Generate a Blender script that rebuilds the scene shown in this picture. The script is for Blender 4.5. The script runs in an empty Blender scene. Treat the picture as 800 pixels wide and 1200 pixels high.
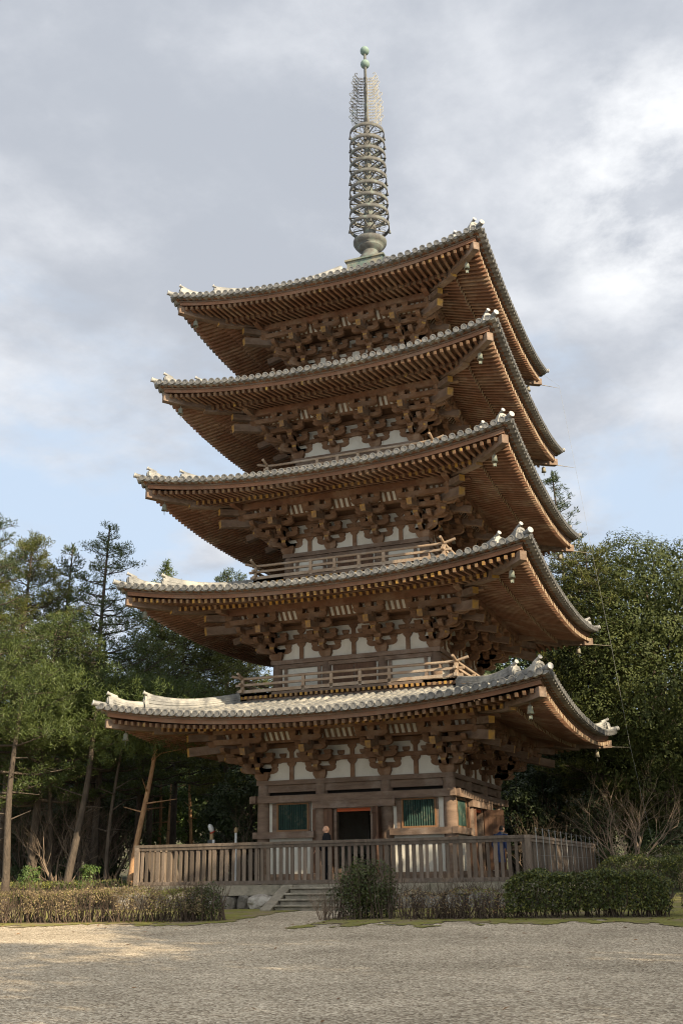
import bpy, bmesh, math, random
from mathutils import Vector, Matrix, Euler, noise
R = math.radians
PI = math.pi
rng = random.Random(7)
scene = bpy.context.scene
col = scene.collection

# ------------------------------------------------------------------ helpers
class MB:
    """collects faces, builds ONE mesh object"""
    def __init__(s):
        s.v = []; s.f = []; s.m = []; s.sm = []
    def add(s, vs, fs, mi=0, smooth=False):
        n = len(s.v); s.v.extend([tuple(v) for v in vs])
        for f in fs:
            s.f.append(tuple(i + n for i in f)); s.m.append(mi); s.sm.append(smooth)
    def box(s, lo, hi, mi=0, M=None):
        x0, y0, z0 = lo; x1, y1, z1 = hi
        vs = [(x0,y0,z0),(x1,y0,z0),(x1,y1,z0),(x0,y1,z0),(x0,y0,z1),(x1,y0,z1),(x1,y1,z1),(x0,y1,z1)]
        if M is not None: vs = [M @ Vector(v) for v in vs]
        s.add(vs, [(0,3,2,1),(4,5,6,7),(0,1,5,4),(1,2,6,5),(2,3,7,6),(3,0,4,7)], mi)
    def cbox(s, c, d, mi=0, M=None):
        s.box((c[0]-d[0]/2,c[1]-d[1]/2,c[2]-d[2]/2),(c[0]+d[0]/2,c[1]+d[1]/2,c[2]+d[2]/2), mi, M)
    def beam(s, p0, p1, w, h, mi=0, mend=None, up=(0,0,1)):
        p0 = Vector(p0); p1 = Vector(p1); d = (p1-p0).normalized(); up = Vector(up)
        r = d.cross(up).normalized(); u = r.cross(d)
        vs = []
        for p in (p0, p1):
            for a, b in ((-1,-1),(1,-1),(1,1),(-1,1)):
                vs.append(p + r*(a*w/2) + u*(b*h/2))
        s.add(vs, [(0,1,5,4),(1,2,6,5),(2,3,7,6),(3,0,4,7)], mi)
        me = mi if mend is None else mend
        s.add(vs[:4], [(0,3,2,1)], mi); s.add(vs[4:], [(0,1,2,3)], me)
    def prism(s, poly, c0, c1, mi=0):
        """poly: list of (p,q) ; c0,c1 -> functions mapping (p,q) to 3D for both caps"""
        n = len(poly)
        vs = [c0(p,q) for p,q in poly] + [c1(p,q) for p,q in poly]
        fs = [tuple(range(n-1,-1,-1)), tuple(range(n,2*n))]
        for i in range(n):
            j = (i+1) % n; fs.append((i,j,n+j,n+i))
        s.add(vs, fs, mi)
    def lathe(s, prof, c=(0,0,0), n=16, mi=0, smooth=True, cap=True):
        vs = []; fs = []
        for r, z in prof:
            for k in range(n):
                a = 2*PI*k/n; vs.append((c[0]+r*math.cos(a), c[1]+r*math.sin(a), c[2]+z))
        for i in range(len(prof)-1):
            for k in range(n):
                k2 = (k+1) % n
                fs.append((i*n+k, i*n+k2, (i+1)*n+k2, (i+1)*n+k))
        s.add(vs, fs, mi, smooth)
        if cap:
            if prof[0][0] > 1e-4: s.add(vs[:n], [tuple(range(n-1,-1,-1))], mi)
            if prof[-1][0] > 1e-4: s.add(vs[-n:], [tuple(range(n))], mi)
    def tube(s, pts, rad, n=6, mi=0, smooth=True, cap=True):
        pts = [Vector(p) for p in pts]
        if not hasattr(rad, '__len__'): rad = [rad]*len(pts)
        vs = []; fs = []; ref = None
        for i, p in enumerate(pts):
            if i == 0: d = pts[1]-pts[0]
            elif i == len(pts)-1: d = pts[-1]-pts[-2]
            else: d = pts[i+1]-pts[i-1]
            if d.length < 1e-9: d = Vector((0,0,1))
            d.normalize()
            if ref is None:
                ref = Vector((1,0,0)) if abs(d.x) < .9 else Vector((0,1,0))
            a = (ref - d*ref.dot(d)).normalized(); b = d.cross(a); ref = a
            for k in range(n):
                t = 2*PI*k/n
                vs.append(p + a*(rad[i]*math.cos(t)) + b*(rad[i]*math.sin(t)))
        for i in range(len(pts)-1):
            for k in range(n):
                k2 = (k+1) % n
                fs.append((i*n+k, i*n+k2, (i+1)*n+k2, (i+1)*n+k))
        s.add(vs, fs, mi, smooth)
        if cap:
            s.add(vs[:n], [tuple(range(n-1,-1,-1))], mi); s.add(vs[-n:], [tuple(range(n))], mi)
    def rot4(s):
        """replicate the collected geometry round the z axis at 0, 90, 180, 270 degrees"""
        v0, f0, m0, s0 = list(s.v), list(s.f), list(s.m), list(s.sm)
        for k in (1,2,3):
            n = len(s.v); c, q = [(0,1),(-1,0),(0,-1)][k-1]
            s.v.extend([(x*c-y*q, x*q+y*c, z) for x,y,z in v0])
            s.f.extend([tuple(i+n for i in f) for f in f0]); s.m.extend(m0); s.sm.extend(s0)
        return s
    def mesh(s, name, mats):
        me = bpy.data.meshes.new(name)
        me.from_pydata(s.v, [], s.f)
        for m in mats: me.materials.append(m)
        me.polygons.foreach_set('material_index', s.m)
        me.polygons.foreach_set('use_smooth', s.sm)
        me.update()
        return me
    def build(s, name, mats, parent=None, loc=(0,0,0), rz=0):
        if not isinstance(mats, (list, tuple)): mats = [mats]
        return link(name, s.mesh(name, mats), parent, loc, rz)

def link(name, data, parent=None, loc=(0,0,0), rz=0):
    o = bpy.data.objects.new(name, data); col.objects.link(o)
    o.location = loc; o.rotation_euler = (0,0,rz)
    if parent is not None: o.parent = parent
    return o
def tag(o, label=None, cat=None, group=None, kind=None):
    if label: o['label'] = label
    if cat: o['category'] = cat
    if group: o['group'] = group
    if kind: o['kind'] = kind
    return o
def thing(name, label, cat, loc=(0,0,0), rz=0, group=None):
    return tag(link(name, None, None, loc, rz), label, cat, group)
def copy_tree(o, parent=None):
    c = o.copy(); col.objects.link(c)
    if parent is not None: c.parent = parent
    for ch in list(o.children): copy_tree(ch, c)
    return c

# ------------------------------------------------------------------ camera calibrated on the roof corners
CAM = Vector((12.6553, -37.7095, 1.30)); YAW, PIT, ROL, FPX = -0.3598, 0.3314, -0.0161, 1236.07
_d = Vector((math.sin(YAW)*math.cos(PIT), math.cos(YAW)*math.cos(PIT), math.sin(PIT)))
_r = Vector((math.cos(YAW), -math.sin(YAW), 0)); _u = _r.cross(_d)
_r2 = _r*math.cos(ROL) + _u*math.sin(ROL); _u2 = -_r*math.sin(ROL) + _u*math.cos(ROL)
def at(px, py, D):
    """point of the place seen at pixel (px,py) at horizontal distance D (metres) from the photographer"""
    v = _d*FPX + _r2*(px-400) + _u2*(600-py)
    return CAM + v*(D/math.hypot(v.x, v.y))
cam = bpy.data.cameras.new('camera'); cam_o = link('camera', cam)
cam_o.matrix_world = Matrix(((_r2.x,_u2.x,-_d.x,CAM.x),(_r2.y,_u2.y,-_d.y,CAM.y),(_r2.z,_u2.z,-_d.z,CAM.z),(0,0,0,1)))
cam.sensor_fit = 'VERTICAL'; cam.sensor_height = 36; cam.lens = FPX/1200*36
cam.clip_start = .1; cam.clip_end = 2000
scene.camera = cam_o

def gz(x, y):
    """height of the terrain"""
    def ss(a, b, t):
        t = min(1, max(0, (t-a)/(b-a))); return t*t*(3-2*t)
    z = .35*min(1, max(0, (y+22)/13.5)) + .6*ss(-8, 5, y) + .5*ss(5, 30, y) + 9*ss(45, 130, math.hypot(x*.6, y))*(1 if y > 0 else 0)*ss(0, 40, y)
    return z

# ------------------------------------------------------------------ materials
def nn(nt, t, **kw):
    n = nt.nodes.new(t)
    for k, v in kw.items():
        if k in n.inputs: n.inputs[k].default_value = v
        else: setattr(n, k, v)
    return n
def mat(name, c1, c2=None, rough=.8, scale=3, stretch=(1,1,1), detail=6, c3=None, s3=.6, t3=(.5,.62), bump=.15, bscale=20, rnd=.0, spec=.25, metal=0, transl=None):
    m = bpy.data.materials.new(name); m.use_nodes = True; nt = m.node_tree; nt.nodes.clear()
    out = nn(nt, 'ShaderNodeOutputMaterial'); b = nn(nt, 'ShaderNodeBsdfPrincipled')
    b.inputs['Roughness'].default_value = rough; b.inputs['Metallic'].default_value = metal
    b.inputs['Specular IOR Level'].default_value = spec
    L = nt.links.new
    tc = nn(nt, 'ShaderNodeTexCoord'); mp = nn(nt, 'ShaderNodeMapping'); mp.inputs['Scale'].default_value = stretch
    L(tc.outputs['Object'], mp.inputs[0])
    no = nn(nt, 'ShaderNodeTexNoise'); no.inputs['Scale'].default_value = scale; no.inputs['Detail'].default_value = detail; no.inputs['Roughness'].default_value = .65
    L(mp.outputs[0], no.inputs['Vector'])
    c2 = c2 or tuple(x*.7 for x in c1)
    rp = nn(nt, 'ShaderNodeValToRGB'); rp.color_ramp.elements[0].position = .32; rp.color_ramp.elements[1].position = .68
    rp.color_ramp.elements[0].color = (*c2, 1); rp.color_ramp.elements[1].color = (*c1, 1)
    L(no.outputs[0], rp.inputs[0]); colr = rp.outputs[0]
    if c3:
        n3 = nn(nt, 'ShaderNodeTexNoise'); n3.inputs['Scale'].default_value = s3; n3.inputs['Detail'].default_value = 8; n3.inputs['Roughness'].default_value = .7
        L(tc.outputs['Object'], n3.inputs['Vector'])
        r3 = nn(nt, 'ShaderNodeValToRGB'); r3.color_ramp.elements[0].position = t3[0]; r3.color_ramp.elements[1].position = t3[1]
        L(n3.outputs[0], r3.inputs[0])
        mx = nn(nt, 'ShaderNodeMix', data_type='RGBA'); L(r3.outputs[0], mx.inputs[0]); L(colr, mx.inputs[6]); mx.inputs[7].default_value = (*c3, 1)
        colr = mx.outputs[2]
    if rnd:
        oi = nn(nt, 'ShaderNodeObjectInfo'); mr = nn(nt, 'ShaderNodeMapRange'); mr.inputs[3].default_value = 1-rnd; mr.inputs[4].default_value = 1+rnd
        L(oi.outputs['Random'], mr.inputs[0])
        hs = nn(nt, 'ShaderNodeHueSaturation'); L(mr.outputs[0], hs.inputs['Value']); L(colr, hs.inputs['Color']); colr = hs.outputs[0]
    L(colr, b.inputs['Base Color'])
    if bump:
        nb = nn(nt, 'ShaderNodeTexNoise'); nb.inputs['Scale'].default_value = bscale; nb.inputs['Detail'].default_value = 4
        L(mp.outputs[0], nb.inputs['Vector'])
        bp = nn(nt, 'ShaderNodeBump'); bp.inputs['Strength'].default_value = bump; bp.inputs['Distance'].default_value = .05
        L(nb.outputs[0], bp.inputs['Height']); L(bp.outputs[0], b.inputs['Normal'])
    sh = b.outputs[0]
    if transl:
        tr = nn(nt, 'ShaderNodeBsdfTranslucent'); L(colr, tr.inputs[0])
        ms = nn(nt, 'ShaderNodeMixShader'); ms.inputs[0].default_value = transl; L(sh, ms.inputs[1]); L(tr.outputs[0], ms.inputs[2]); sh = ms.outputs[0]
    L(sh, out.inputs[0])
    return m
def leafmat(name, ca, cb, cc=None, rough=.5, transl=.25, scale=.9, spec=.3):
    return mat(name, ca, cb, rough=rough, scale=scale, detail=5, c3=cc, s3=7, t3=(.5,.75), bump=0, rnd=.12, spec=spec, transl=transl)

M = {}
M['wood'] = mat('weathered_wood', (.225,.125,.068), (.125,.066,.036), rough=.85, scale=2.2, c3=(.28,.205,.145), s3=1.3, t3=(.52,.76), bump=.35, bscale=14, rnd=.14)
M['beam'] = mat('grey_brown_beam', (.215,.145,.10), (.12,.08,.056), rough=.85, scale=1.5, stretch=(1,1,5), c3=(.27,.21,.165), s3=1.1, t3=(.5,.74), bump=.35, bscale=18, rnd=.08)
M['red'] = mat('reddish_rafter', (.245,.125,.073), (.150,.076,.045), rough=.85, scale=1.6, c3=(.34,.245,.165), s3=.9, t3=(.48,.72), bump=.2, bscale=14, rnd=.06)
M['fascia'] = mat('red_brown_eave_board', (.265,.135,.078), (.165,.085,.05), rough=.8, scale=.8, c3=(.24,.165,.115), s3=.5, t3=(.5,.7), bump=.2, bscale=12)
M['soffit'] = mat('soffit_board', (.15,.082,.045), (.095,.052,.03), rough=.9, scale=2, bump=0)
M['ochre'] = mat('ochre_beam_end', (.46,.25,.04), (.30,.165,.045), rough=.8, scale=3, c3=(.20,.125,.07), s3=2.6, t3=(.42,.58), bump=0, rnd=.2)
M['tip_dull'] = mat('worn_rafter_end', (.175,.105,.055), (.10,.06,.036), rough=.85, scale=3, c3=(.36,.23,.05), s3=2.6, t3=(.58,.66), bump=0)
M['tip_sun_tint'] = mat('sun_tinted_rafter_end', (.52,.41,.28), (.38,.29,.19), rough=.85, scale=3, bump=0)  # pale tan with sunlight painted in, for rafter ends of the right side
M['plaster'] = mat('white_plaster', (.62,.575,.485), (.52,.48,.40), rough=.95, scale=1.2, stretch=(1,1,.35), c3=(.42,.37,.29), s3=1.3, t3=(.50,.80), bump=.08, bscale=30)
M['tile'] = mat('grey_roof_tile', (.26,.25,.228), (.095,.093,.088), rough=.6, scale=3.2, detail=10, c3=(.42,.39,.325), s3=.9, t3=(.48,.68), bump=.3, bscale=16, spec=.45)
M['tile_end'] = mat('tile_end_disc', (.42,.40,.37), (.28,.27,.25), rough=.6, scale=5, bump=.15, bscale=25)
M['tile_cap'] = mat('tile_cap_end', (.19,.183,.17), (.085,.082,.078), rough=.65, scale=5, bump=.3, bscale=30)
M['copper'] = mat('green_copper', (.13,.175,.145), (.055,.07,.06), rough=.7, scale=3, c3=(.24,.21,.15), s3=2, t3=(.42,.6), bump=.1)
M['verdigris'] = mat('verdigris', (.21,.28,.235), (.12,.165,.14), rough=.7, scale=4, bump=0)
M['bronze'] = mat('weathered_bronze', (.15,.138,.118), (.06,.057,.052), rough=.65, scale=2.2, c3=(.13,.165,.14), s3=2.2, t3=(.5,.7), bump=.15)
M['pale_bronze'] = mat('pale_bronze', (.40,.375,.31), (.22,.20,.165), rough=.6, scale=4, bump=0)
M['green_slat'] = mat('green_window_slat', (.040,.078,.060), (.009,.030,.023), rough=.8, scale=1, stretch=(22,22,.6), c3=(.13,.13,.085), s3=4, t3=(.52,.75), bump=.3)
M['orange'] = mat('vermilion_paint', (.50,.10,.025), (.36,.07,.02), rough=.7, scale=2, bump=0)
M['orange_frame'] = mat('faded_orange_frame', (.24,.125,.055), (.16,.085,.045), rough=.8, scale=3, bump=0)
M['leaf_door'] = mat('dark_door_board', (.16,.088,.052), (.085,.045,.03), rough=.85, scale=2, stretch=(6,6,1), bump=.3)
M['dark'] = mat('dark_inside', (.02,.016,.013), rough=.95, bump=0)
M['floorwood'] = mat('floor_board', (.16,.115,.085), (.10,.07,.05), rough=.85, scale=3, bump=.2)
M['fence'] = mat('fence_wood', (.19,.145,.108), (.10,.074,.055), rough=.88, scale=1.4, stretch=(5,5,1), c3=(.22,.175,.14), s3=2, t3=(.5,.75), bump=.4, bscale=18, rnd=.38)
M['rail'] = mat('pale_rail_wood', (.36,.255,.17), (.24,.165,.11), rough=.85, scale=2, c3=(.40,.34,.27), s3=1.3, t3=(.45,.7), bump=.3, rnd=.15)
M['iron'] = mat('dark_iron', (.08,.085,.085), (.05,.05,.05), rough=.6, bump=0)
M['wire'] = mat('grey_wire', (.30,.30,.28), (.22,.22,.21), rough=.5, bump=0)
M['stone'] = mat('pale_stone', (.33,.285,.215), (.17,.145,.11), rough=.9, scale=3, c3=(.13,.12,.08), s3=1.3, t3=(.5,.7), bump=.5, bscale=22)
M['boulder'] = mat('grey_boulder', (.20,.175,.14), (.09,.08,.065), rough=.9, scale=2.6, c3=(.40,.36,.31), s3=1.5, t3=(.52,.68), bump=.6, bscale=12, rnd=.3)
M['boulder_white'] = mat('white_boulder', (.46,.42,.36), (.20,.17,.14), rough=.9, scale=3.5, bump=.6, bscale=12)
M['bark'] = mat('pine_bark', (.115,.088,.066), (.052,.041,.032), rough=.95, scale=2.5, stretch=(3,3,1), bump=.9, bscale=9, rnd=.2)
M['bark_red'] = mat('red_pine_bark', (.46,.27,.14), (.25,.14,.075), rough=.95, scale=2.2, stretch=(3,3,1), bump=.8, bscale=9, rnd=.15)
M['twig'] = mat('grey_brown_twig', (.25,.185,.13), (.15,.11,.08), rough=.9, scale=4, bump=0, rnd=.15)
M['twig_dark'] = mat('dark_twig', (.12,.085,.06), (.07,.05,.038), rough=.9, scale=4, bump=0)
M['pine'] = leafmat('pine_needles', (0.078, 0.102, 0.025), (0.038, 0.058, 0.016), (0.123, 0.130, 0.031), transl=.2)
M['pine_blue'] = leafmat('dark_pine_needles', (0.058, 0.078, 0.025), (0.029, 0.045, 0.016), (0.084, 0.094, 0.029), transl=.2)
M['pine_yellow'] = leafmat('light_pine_needles', (0.123, 0.126, 0.026), (0.065, 0.078, 0.019), (0.162, 0.151, 0.034), transl=.25)
M['broad'] = leafmat('broad_leaves', (0.071, 0.086, 0.023), (0.036, 0.049, 0.015), (0.130, 0.130, 0.041), rough=.55, transl=.15, spec=.15)
M['broad_dark'] = leafmat('dark_broad_leaves', (.052,.072,.024), (.027,.042,.015), (.10,.12,.035), rough=.5, transl=.15)
M['camellia'] = leafmat('camellia_leaves', (.095,.145,.036), (.050,.085,.024), (.18,.20,.055), rough=.4, transl=.2)
M['hedge'] = leafmat('hedge_leaves', (0.081, 0.097, 0.027), (0.041, 0.054, 0.017), (0.153, 0.144, 0.045), rough=.4, transl=.15, scale=3)
M['hedge_brown'] = leafmat('dry_hedge_leaves', (.34,.255,.145), (.20,.15,.08), (.28,.25,.09), rough=.7, transl=.2, scale=2)
M['hedge_yellow'] = leafmat('yellow_green_leaves', (.25,.24,.06), (.14,.16,.04), (.32,.29,.09), rough=.6, transl=.3, scale=2)
M['deadleaf'] = leafmat('dead_leaves', (.30,.17,.08), (.17,.09,.045), rough=.8, transl=.2)
M['skin'] = mat('skin', (.46,.27,.18), (.40,.225,.145), rough=.6, scale=6, bump=0)
M['robe'] = mat('black_robe', (.012,.012,.014), (.008,.008,.009), rough=.85, bump=.1)
M['blue_cloth'] = mat('blue_jacket', (.02,.034,.095), (.013,.022,.06), rough=.8, scale=6, bump=.1)
M['grey_cloth'] = mat('grey_trousers', (.15,.145,.14), (.10,.10,.095), rough=.85, bump=.1)
M['hair'] = mat('black_hair', (.012,.010,.009), rough=.6, bump=.1)
M['white_paint'] = mat('white_paint', (.78,.77,.74), (.66,.65,.62), rough=.5, bump=0)
M['red_paint'] = mat('red_plastic', (.45,.06,.03), rough=.5, bump=0)
M['pale_wood'] = mat('pale_post_wood', (.46,.32,.17), (.33,.21,.11), rough=.8, scale=2, stretch=(4,4,1), bump=.2)
M['tan_wood'] = mat('new_timber', (.42,.28,.16), (.33,.21,.12), rough=.8, scale=2, bump=.1)
# ------------------------------------------------------------------ the pagoda
W  = [7.56, 7.234, 6.86, 6.533, 6.196]          # half width of the eaves, to the tile tips
E  = [6.08, 10.30, 14.35, 18.27, 22.10]         # height of the tile edge in the middle of each side
B  = [3.315, 2.96, 2.65, 2.35, 2.08]            # half width of the walls
MID = [1.163, 1.05, .93, .82, .72]              # inner columns
D  = [4.42, 8.66, 12.74, 16.67, 20.48]          # underside of the big bearing blocks
LIFT = .66
ATOP = [4.0, 3.7, 3.35, 3.1, .80]
QO = 1.38                                       # bracket reach
HB = 1.50                                       # bearing block to underside of the purlin
pagoda = thing('pagoda', 'tall five storey wooden pagoda with grey tiled roofs and a bronze spire', 'pagoda', (0,0,0))
def P4(s, o, z, k=0):
    """point at lateral s, outward distance o on side k (0 front, 1 right, 2 back, 3 left)"""
    return [(s,-o,z), (o,s,z), (-s,o,z), (-o,-s,z)][k]
def lift(t): return LIFT*min(1.05, abs(t))**2.3

def roof_fn(i):
    w, e, at_ = W[i], E[i], ATOP[i]
    def zr(a, b):
        v = w-a
        if i < 4: pr = .19*v + .022*v*v
        else: pr = .36*v + .056*v*v
        fd = max(0, min(1, (a-at_)/(w-at_)))
        return e + .03 + pr + lift(b/w)*fd
    q = B[i]+QO
    j0 = e-HB*0 + .0
    def zs(a, b):
        """centre line of the rafters"""
        zq = D[i]+HB+.24+.07
        a1 = w-1.55
        if a < a1: z = zq + (e-.20-zq)*(a-q)/(a1-q)
        else: z = e-.20 + .17 + (-.12-.17)*0 + (e-.31-(e-.03))*(a-a1)/(w-.4-a1)
        return z + lift(b/w)*max(0, min(1, (a-q)/(w-q)))
    return zr, zs

def build_roof(i):
    w, e, b0, atop = W[i], E[i], B[i], ATOP[i]
    q = b0+QO
    zr, zs = roof_fn(i)
    # ---- tiles
    mb = MB()
    n = int(round(2*w/.272)); p = 2*w/n
    # base sheet per side
    ss = [-w + p*k/1 for k in range(n+1)]
    NV = 14
    for k in range(n):
        s0, s1 = ss[k], ss[k+1]
        for j in range(NV):
            a0 = w - (w-atop)*j/NV; a1 = w - (w-atop)*(j+1)/NV
            if min(abs(s0), abs(s1)) > a0: continue
            c = []
            for s, a in ((s0,a0),(s1,a0),(s1,a1),(s0,a1)):
                sc_ = max(-a, min(a, s)); c.append(P4(sc_, a, zr(a, abs(sc_))))
            mb.add(c, [(0,1,2,3)], 0, True)
    # edge of the flat tiles, hanging a little
    for k in range(n):
        s0, s1 = ss[k], ss[k+1]; m_ = (s0+s1)/2
        pts = []
        for j in range(5):
            t = j/4; s = s0+(s1-s0)*t; dip = .055*math.sin(PI*t)
            pts.append((s, zr(w, abs(s))-dip))
        for j in range(4):
            (sa,za),(sb,zb) = pts[j],pts[j+1]
            mb.add([P4(sa,w-.004,zr(w,abs(sa))+.005),P4(sb,w-.004,zr(w,abs(sb))+.005),P4(sb,w-.004,zb-.045),P4(sa,w-.004,za-.045)], [(0,3,2,1)], 0)
            mb.add([P4(sa,w-.004,za-.045),P4(sb,w-.004,zb-.045),P4(sb,w-.25,zb-.045),P4(sa,w-.25,za-.045)], [(0,3,2,1)], 0)
    # cover tile rows
    rt = random.Random(40+i)
    for k in range(n+1):
        s = ss[k]
        if k == 0 or k == n: continue
        aend = max(abs(s)+.02, atop)
        L_ = w-aend; jz = rt.uniform(-.008,.008); js = rt.uniform(-.010,.010)
        s += js
        ns = max(1, int(L_/.36))
        for j in range(ns):
            aa = w+.03 - (L_+.03)*j/ns; ab = w+.03 - (L_+.03)*(j+1)/ns - .03
            r0 = .098 if True else .09; r1 = .078
            vs = []
            for a, r in ((aa,r0),(ab,r1)):
                z = zr(min(a,w), abs(s)) - (a-w)*.2*(a > w) + jz
                for t in range(6):
                    an = PI*t/5
                    vs.append(P4(s - r*math.cos(an), a, z + r*math.sin(an)*1.05 + .0))
            mb.add(vs, [(t,t+1,6+t+1,6+t) for t in range(5)], 0, True)
            mb.add(vs[:6], [(5,4,3,2,1,0)], 0)
        # round end cap
        z = zr(w, abs(s)) + jz; c = []
        for dz, r in ((0,.108),):
            for o_ in (w+.06, w-.02):
                c.append([P4(s+r*math.cos(2*PI*t/10), o_, z+.012+r*math.sin(2*PI*t/10)) for t in range(10)])
            ri = .075
            c.append([P4(s+ri*math.cos(2*PI*t/10), w+.06, z+.012+ri*math.sin(2*PI*t/10)) for t in range(10)])
            c.append([P4(s+ri*math.cos(2*PI*t/10), w+.045, z+.012+ri*math.sin(2*PI*t/10)) for t in range(10)])
        vs = c[0]+c[1]+c[2]+c[3]
        fs = [(t,10+t,10+(t+1)%10,(t+1)%10) for t in range(10)] + [(t,(t+1)%10,20+(t+1)%10,20+t) for t in range(10)] + [(20+t,20+(t+1)%10,30+(t+1)%10,30+t) for t in range(10)] + [tuple(range(30,40))]
        mb.add(vs, fs, 1)
    mb.rot4()
    roof = mb.build('roof', [M['tile'], M['tile_cap']], pagoda)
    # ---- eave board: sweeps along the edge
    eb = MB()
    def sweep(mbx, a_out, a_in, zo0, zo1, mi, nseg=26, base=None, ref=None):
        for k in range(nseg):
            t0, t1 = -1+2*k/nseg, -1+2*(k+1)/nseg
            vs = []
            for t in (t0, t1):
                l = lift(t*a_out/w)*(1 if ref is None else ref)
                zb = (e if base is None else base)
                vs += [P4(t*a_out,a_out,zb+zo0+l), P4(t*a_out,a_out,zb+zo1+l), P4(t*a_in,a_in,zb+zo1+l), P4(t*a_in,a_in,zb+zo0+l)]
            mbx.add(vs, [(0,1,5,4),(1,2,6,5),(2,3,7,6),(3,0,4,7)], mi, False)
    sweep(eb, w-.17, w-.44, -.065, -.012, 0)
    sweep(eb, w-.27, w-.49, -.125, -.067, 1)
    sweep(eb, w-.30, w-.52, -.255, -.127, 0)
    eb.rot4(); eb.build('eave_board', [M['fascia'], M['beam']], roof)
    # ---- board over the rafters
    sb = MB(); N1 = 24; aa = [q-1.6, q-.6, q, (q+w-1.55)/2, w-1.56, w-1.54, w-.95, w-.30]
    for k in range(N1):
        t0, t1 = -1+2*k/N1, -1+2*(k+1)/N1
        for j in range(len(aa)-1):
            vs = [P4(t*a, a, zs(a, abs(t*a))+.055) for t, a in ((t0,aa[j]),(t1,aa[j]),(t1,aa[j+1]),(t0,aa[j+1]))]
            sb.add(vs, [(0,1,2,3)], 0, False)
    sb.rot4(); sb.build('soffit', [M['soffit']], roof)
    # ---- rafters, one object per side and tier
    nr = int(round(2*(w-.35)/.232)); pr = 2*(w-.35)/nr
    lower = MB(); upper = MB(); kb = MB()
    a1 = w-1.55
    rr = random.Random(i)
    for k in range(nr+1):
        s = -(w-.35)+k*pr
        b = abs(s)
        if b < a1-.08:
            st = max(q-.5, b+.05)
            def zz(a): return zs(min(a, a1-.001), b)
            am = a1+.12+rr.uniform(-.012,.012)
            lower.beam(P4(s,st,zz(st)), P4(s,am,zz(a1)-.008), .10, .145, 0, 1)
        if b < w-.55:
            st = max(a1-.2, b+.05)
            def zu(a): return zs(max(a, a1+.001), b)
            upper.beam(P4(s,st,zu(max(st,a1))), P4(s,w-.265+rr.uniform(-.012,.012),zu(w-.265)), .092, .125, 0, 1)
    for k in range(26):   # board over the lower tips
        t0, t1 = -1+2*k/26, -1+2*(k+1)/26
        vs = []
        for t in (t0, t1):
            for a, dz in ((a1+.02,.058),(a1+.02,.15),(a1-.10,.15),(a1-.10,.058)):
                vs.append(P4(t*a, a, zs(a1-.001, abs(t*a))+dz))
        kb.add(vs, [(0,1,5,4),(1,2,6,5),(2,3,7,6),(3,0,4,7)], 0)
    tip_l, tip_u = [('ochre','tip_dull'),('ochre','ochre'),('ochre','tip_dull'),('tip_dull','tip_dull'),('tip_dull','tip_dull')][i]
    lm = lower.mesh('lower_rafters', [M['red'], M[tip_l]]); um = upper.mesh('upper_rafters', [M['red'], M[tip_u]])
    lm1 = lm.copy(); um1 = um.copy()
    for x_ in (lm1, um1): x_.materials[1] = M['tip_sun_tint']
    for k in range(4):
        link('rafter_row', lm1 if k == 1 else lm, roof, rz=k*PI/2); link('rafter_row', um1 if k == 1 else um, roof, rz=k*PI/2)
    kb.rot4(); kb.build('rafter_tip_board', [M['red']], roof)
    # ---- corners: hip ridge, hip rafter, bell
    hr = MB(); rd = MB(); bl = MB()
    S2 = math.sqrt(2)
    def dg(qq, z, lat=0, k=0):      # front right corner, lateral across the diagonal
        return Vector((qq+lat/S2, -qq+lat/S2, z))
    def ribbon(mbx, qs, z0f, z1f, wd, mi, mend=None):
        n0 = len(mbx.v)
        for j in range(len(qs)-1):
            vs = []
            for qq in (qs[j], qs[j+1]):
                vs += [dg(qq,z0f(qq),-wd/2), dg(qq,z0f(qq),wd/2), dg(qq,z1f(qq),wd/2), dg(qq,z1f(qq),-wd/2)]
            fs = [(0,1,5,4),(1,2,6,5),(2,3,7,6),(3,0,4,7)]
            mbx.add(vs, fs, mi)
            if j == 0: mbx.add(vs[:4], [(0,3,2,1)], mi)
            if j == len(qs)-2: mbx.add(vs[4:], [(0,1,2,3)], mi if mend is None else mend)
    lo = [q-.6, q, (q+a1)/2, a1, a1+.14]
    ribbon(hr, lo, lambda x: zs(min(x,a1-.001),min(x,a1-.001))-.17, lambda x: zs(min(x,a1-.001),min(x,a1-.001))+.04, .26, 0, 1)
    up_ = [a1-.3, a1+.05, (a1+w)/2, w-.55, w-.27]
    ribbon(hr, up_, lambda x: zs(max(x,a1+.001),x)-.24, lambda x: zs(max(x,a1+.001),x)+.05, .24, 0, 2)
    hmesh = hr.mesh('hip_rafter', [M['beam'], M['ochre'], M['beam']])
    # ridge on the tiles, two steps with upswept ends
    def zrid(x): return zr(min(x,w), min(x,w))
    qa = [W[i]-.35, W[i]-1.22 if i < 4 else W[i]-1.30]     # ends of the two ridges
    def ridge(q0, q1, h, wd):
        n_ = 10
        for j in range(n_):
            x0 = q0+(q1-q0)*j/n_; x1 = q0+(q1-q0)*(j+1)/n_
            def hh(x):
                t = (x-q0)/(q1-q0); return h*(.70+.58*max(0,(t-.35)/.65)**2.2)
            # stacked courses
            for c_ in range(4):
                f0, f1 = c_/4, (c_+1)/4 - .03
                ww = wd*(1-.12*(c_ % 2))
                vs = []
                for x in (x0, x1):
                    z = zrid(x); vs += [dg(x,z+.0+hh(x)*f0,-ww/2), dg(x,z+hh(x)*f0,ww/2), dg(x,z+hh(x)*f1,ww/2), dg(x,z+hh(x)*f1,-ww/2)]
                rd.add(vs, [(0,1,5,4),(1,2,6,5),(2,3,7,6),(3,0,4,7)] + ([(4,5,6,7)] if j == n_-1 else []), 0)
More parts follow.
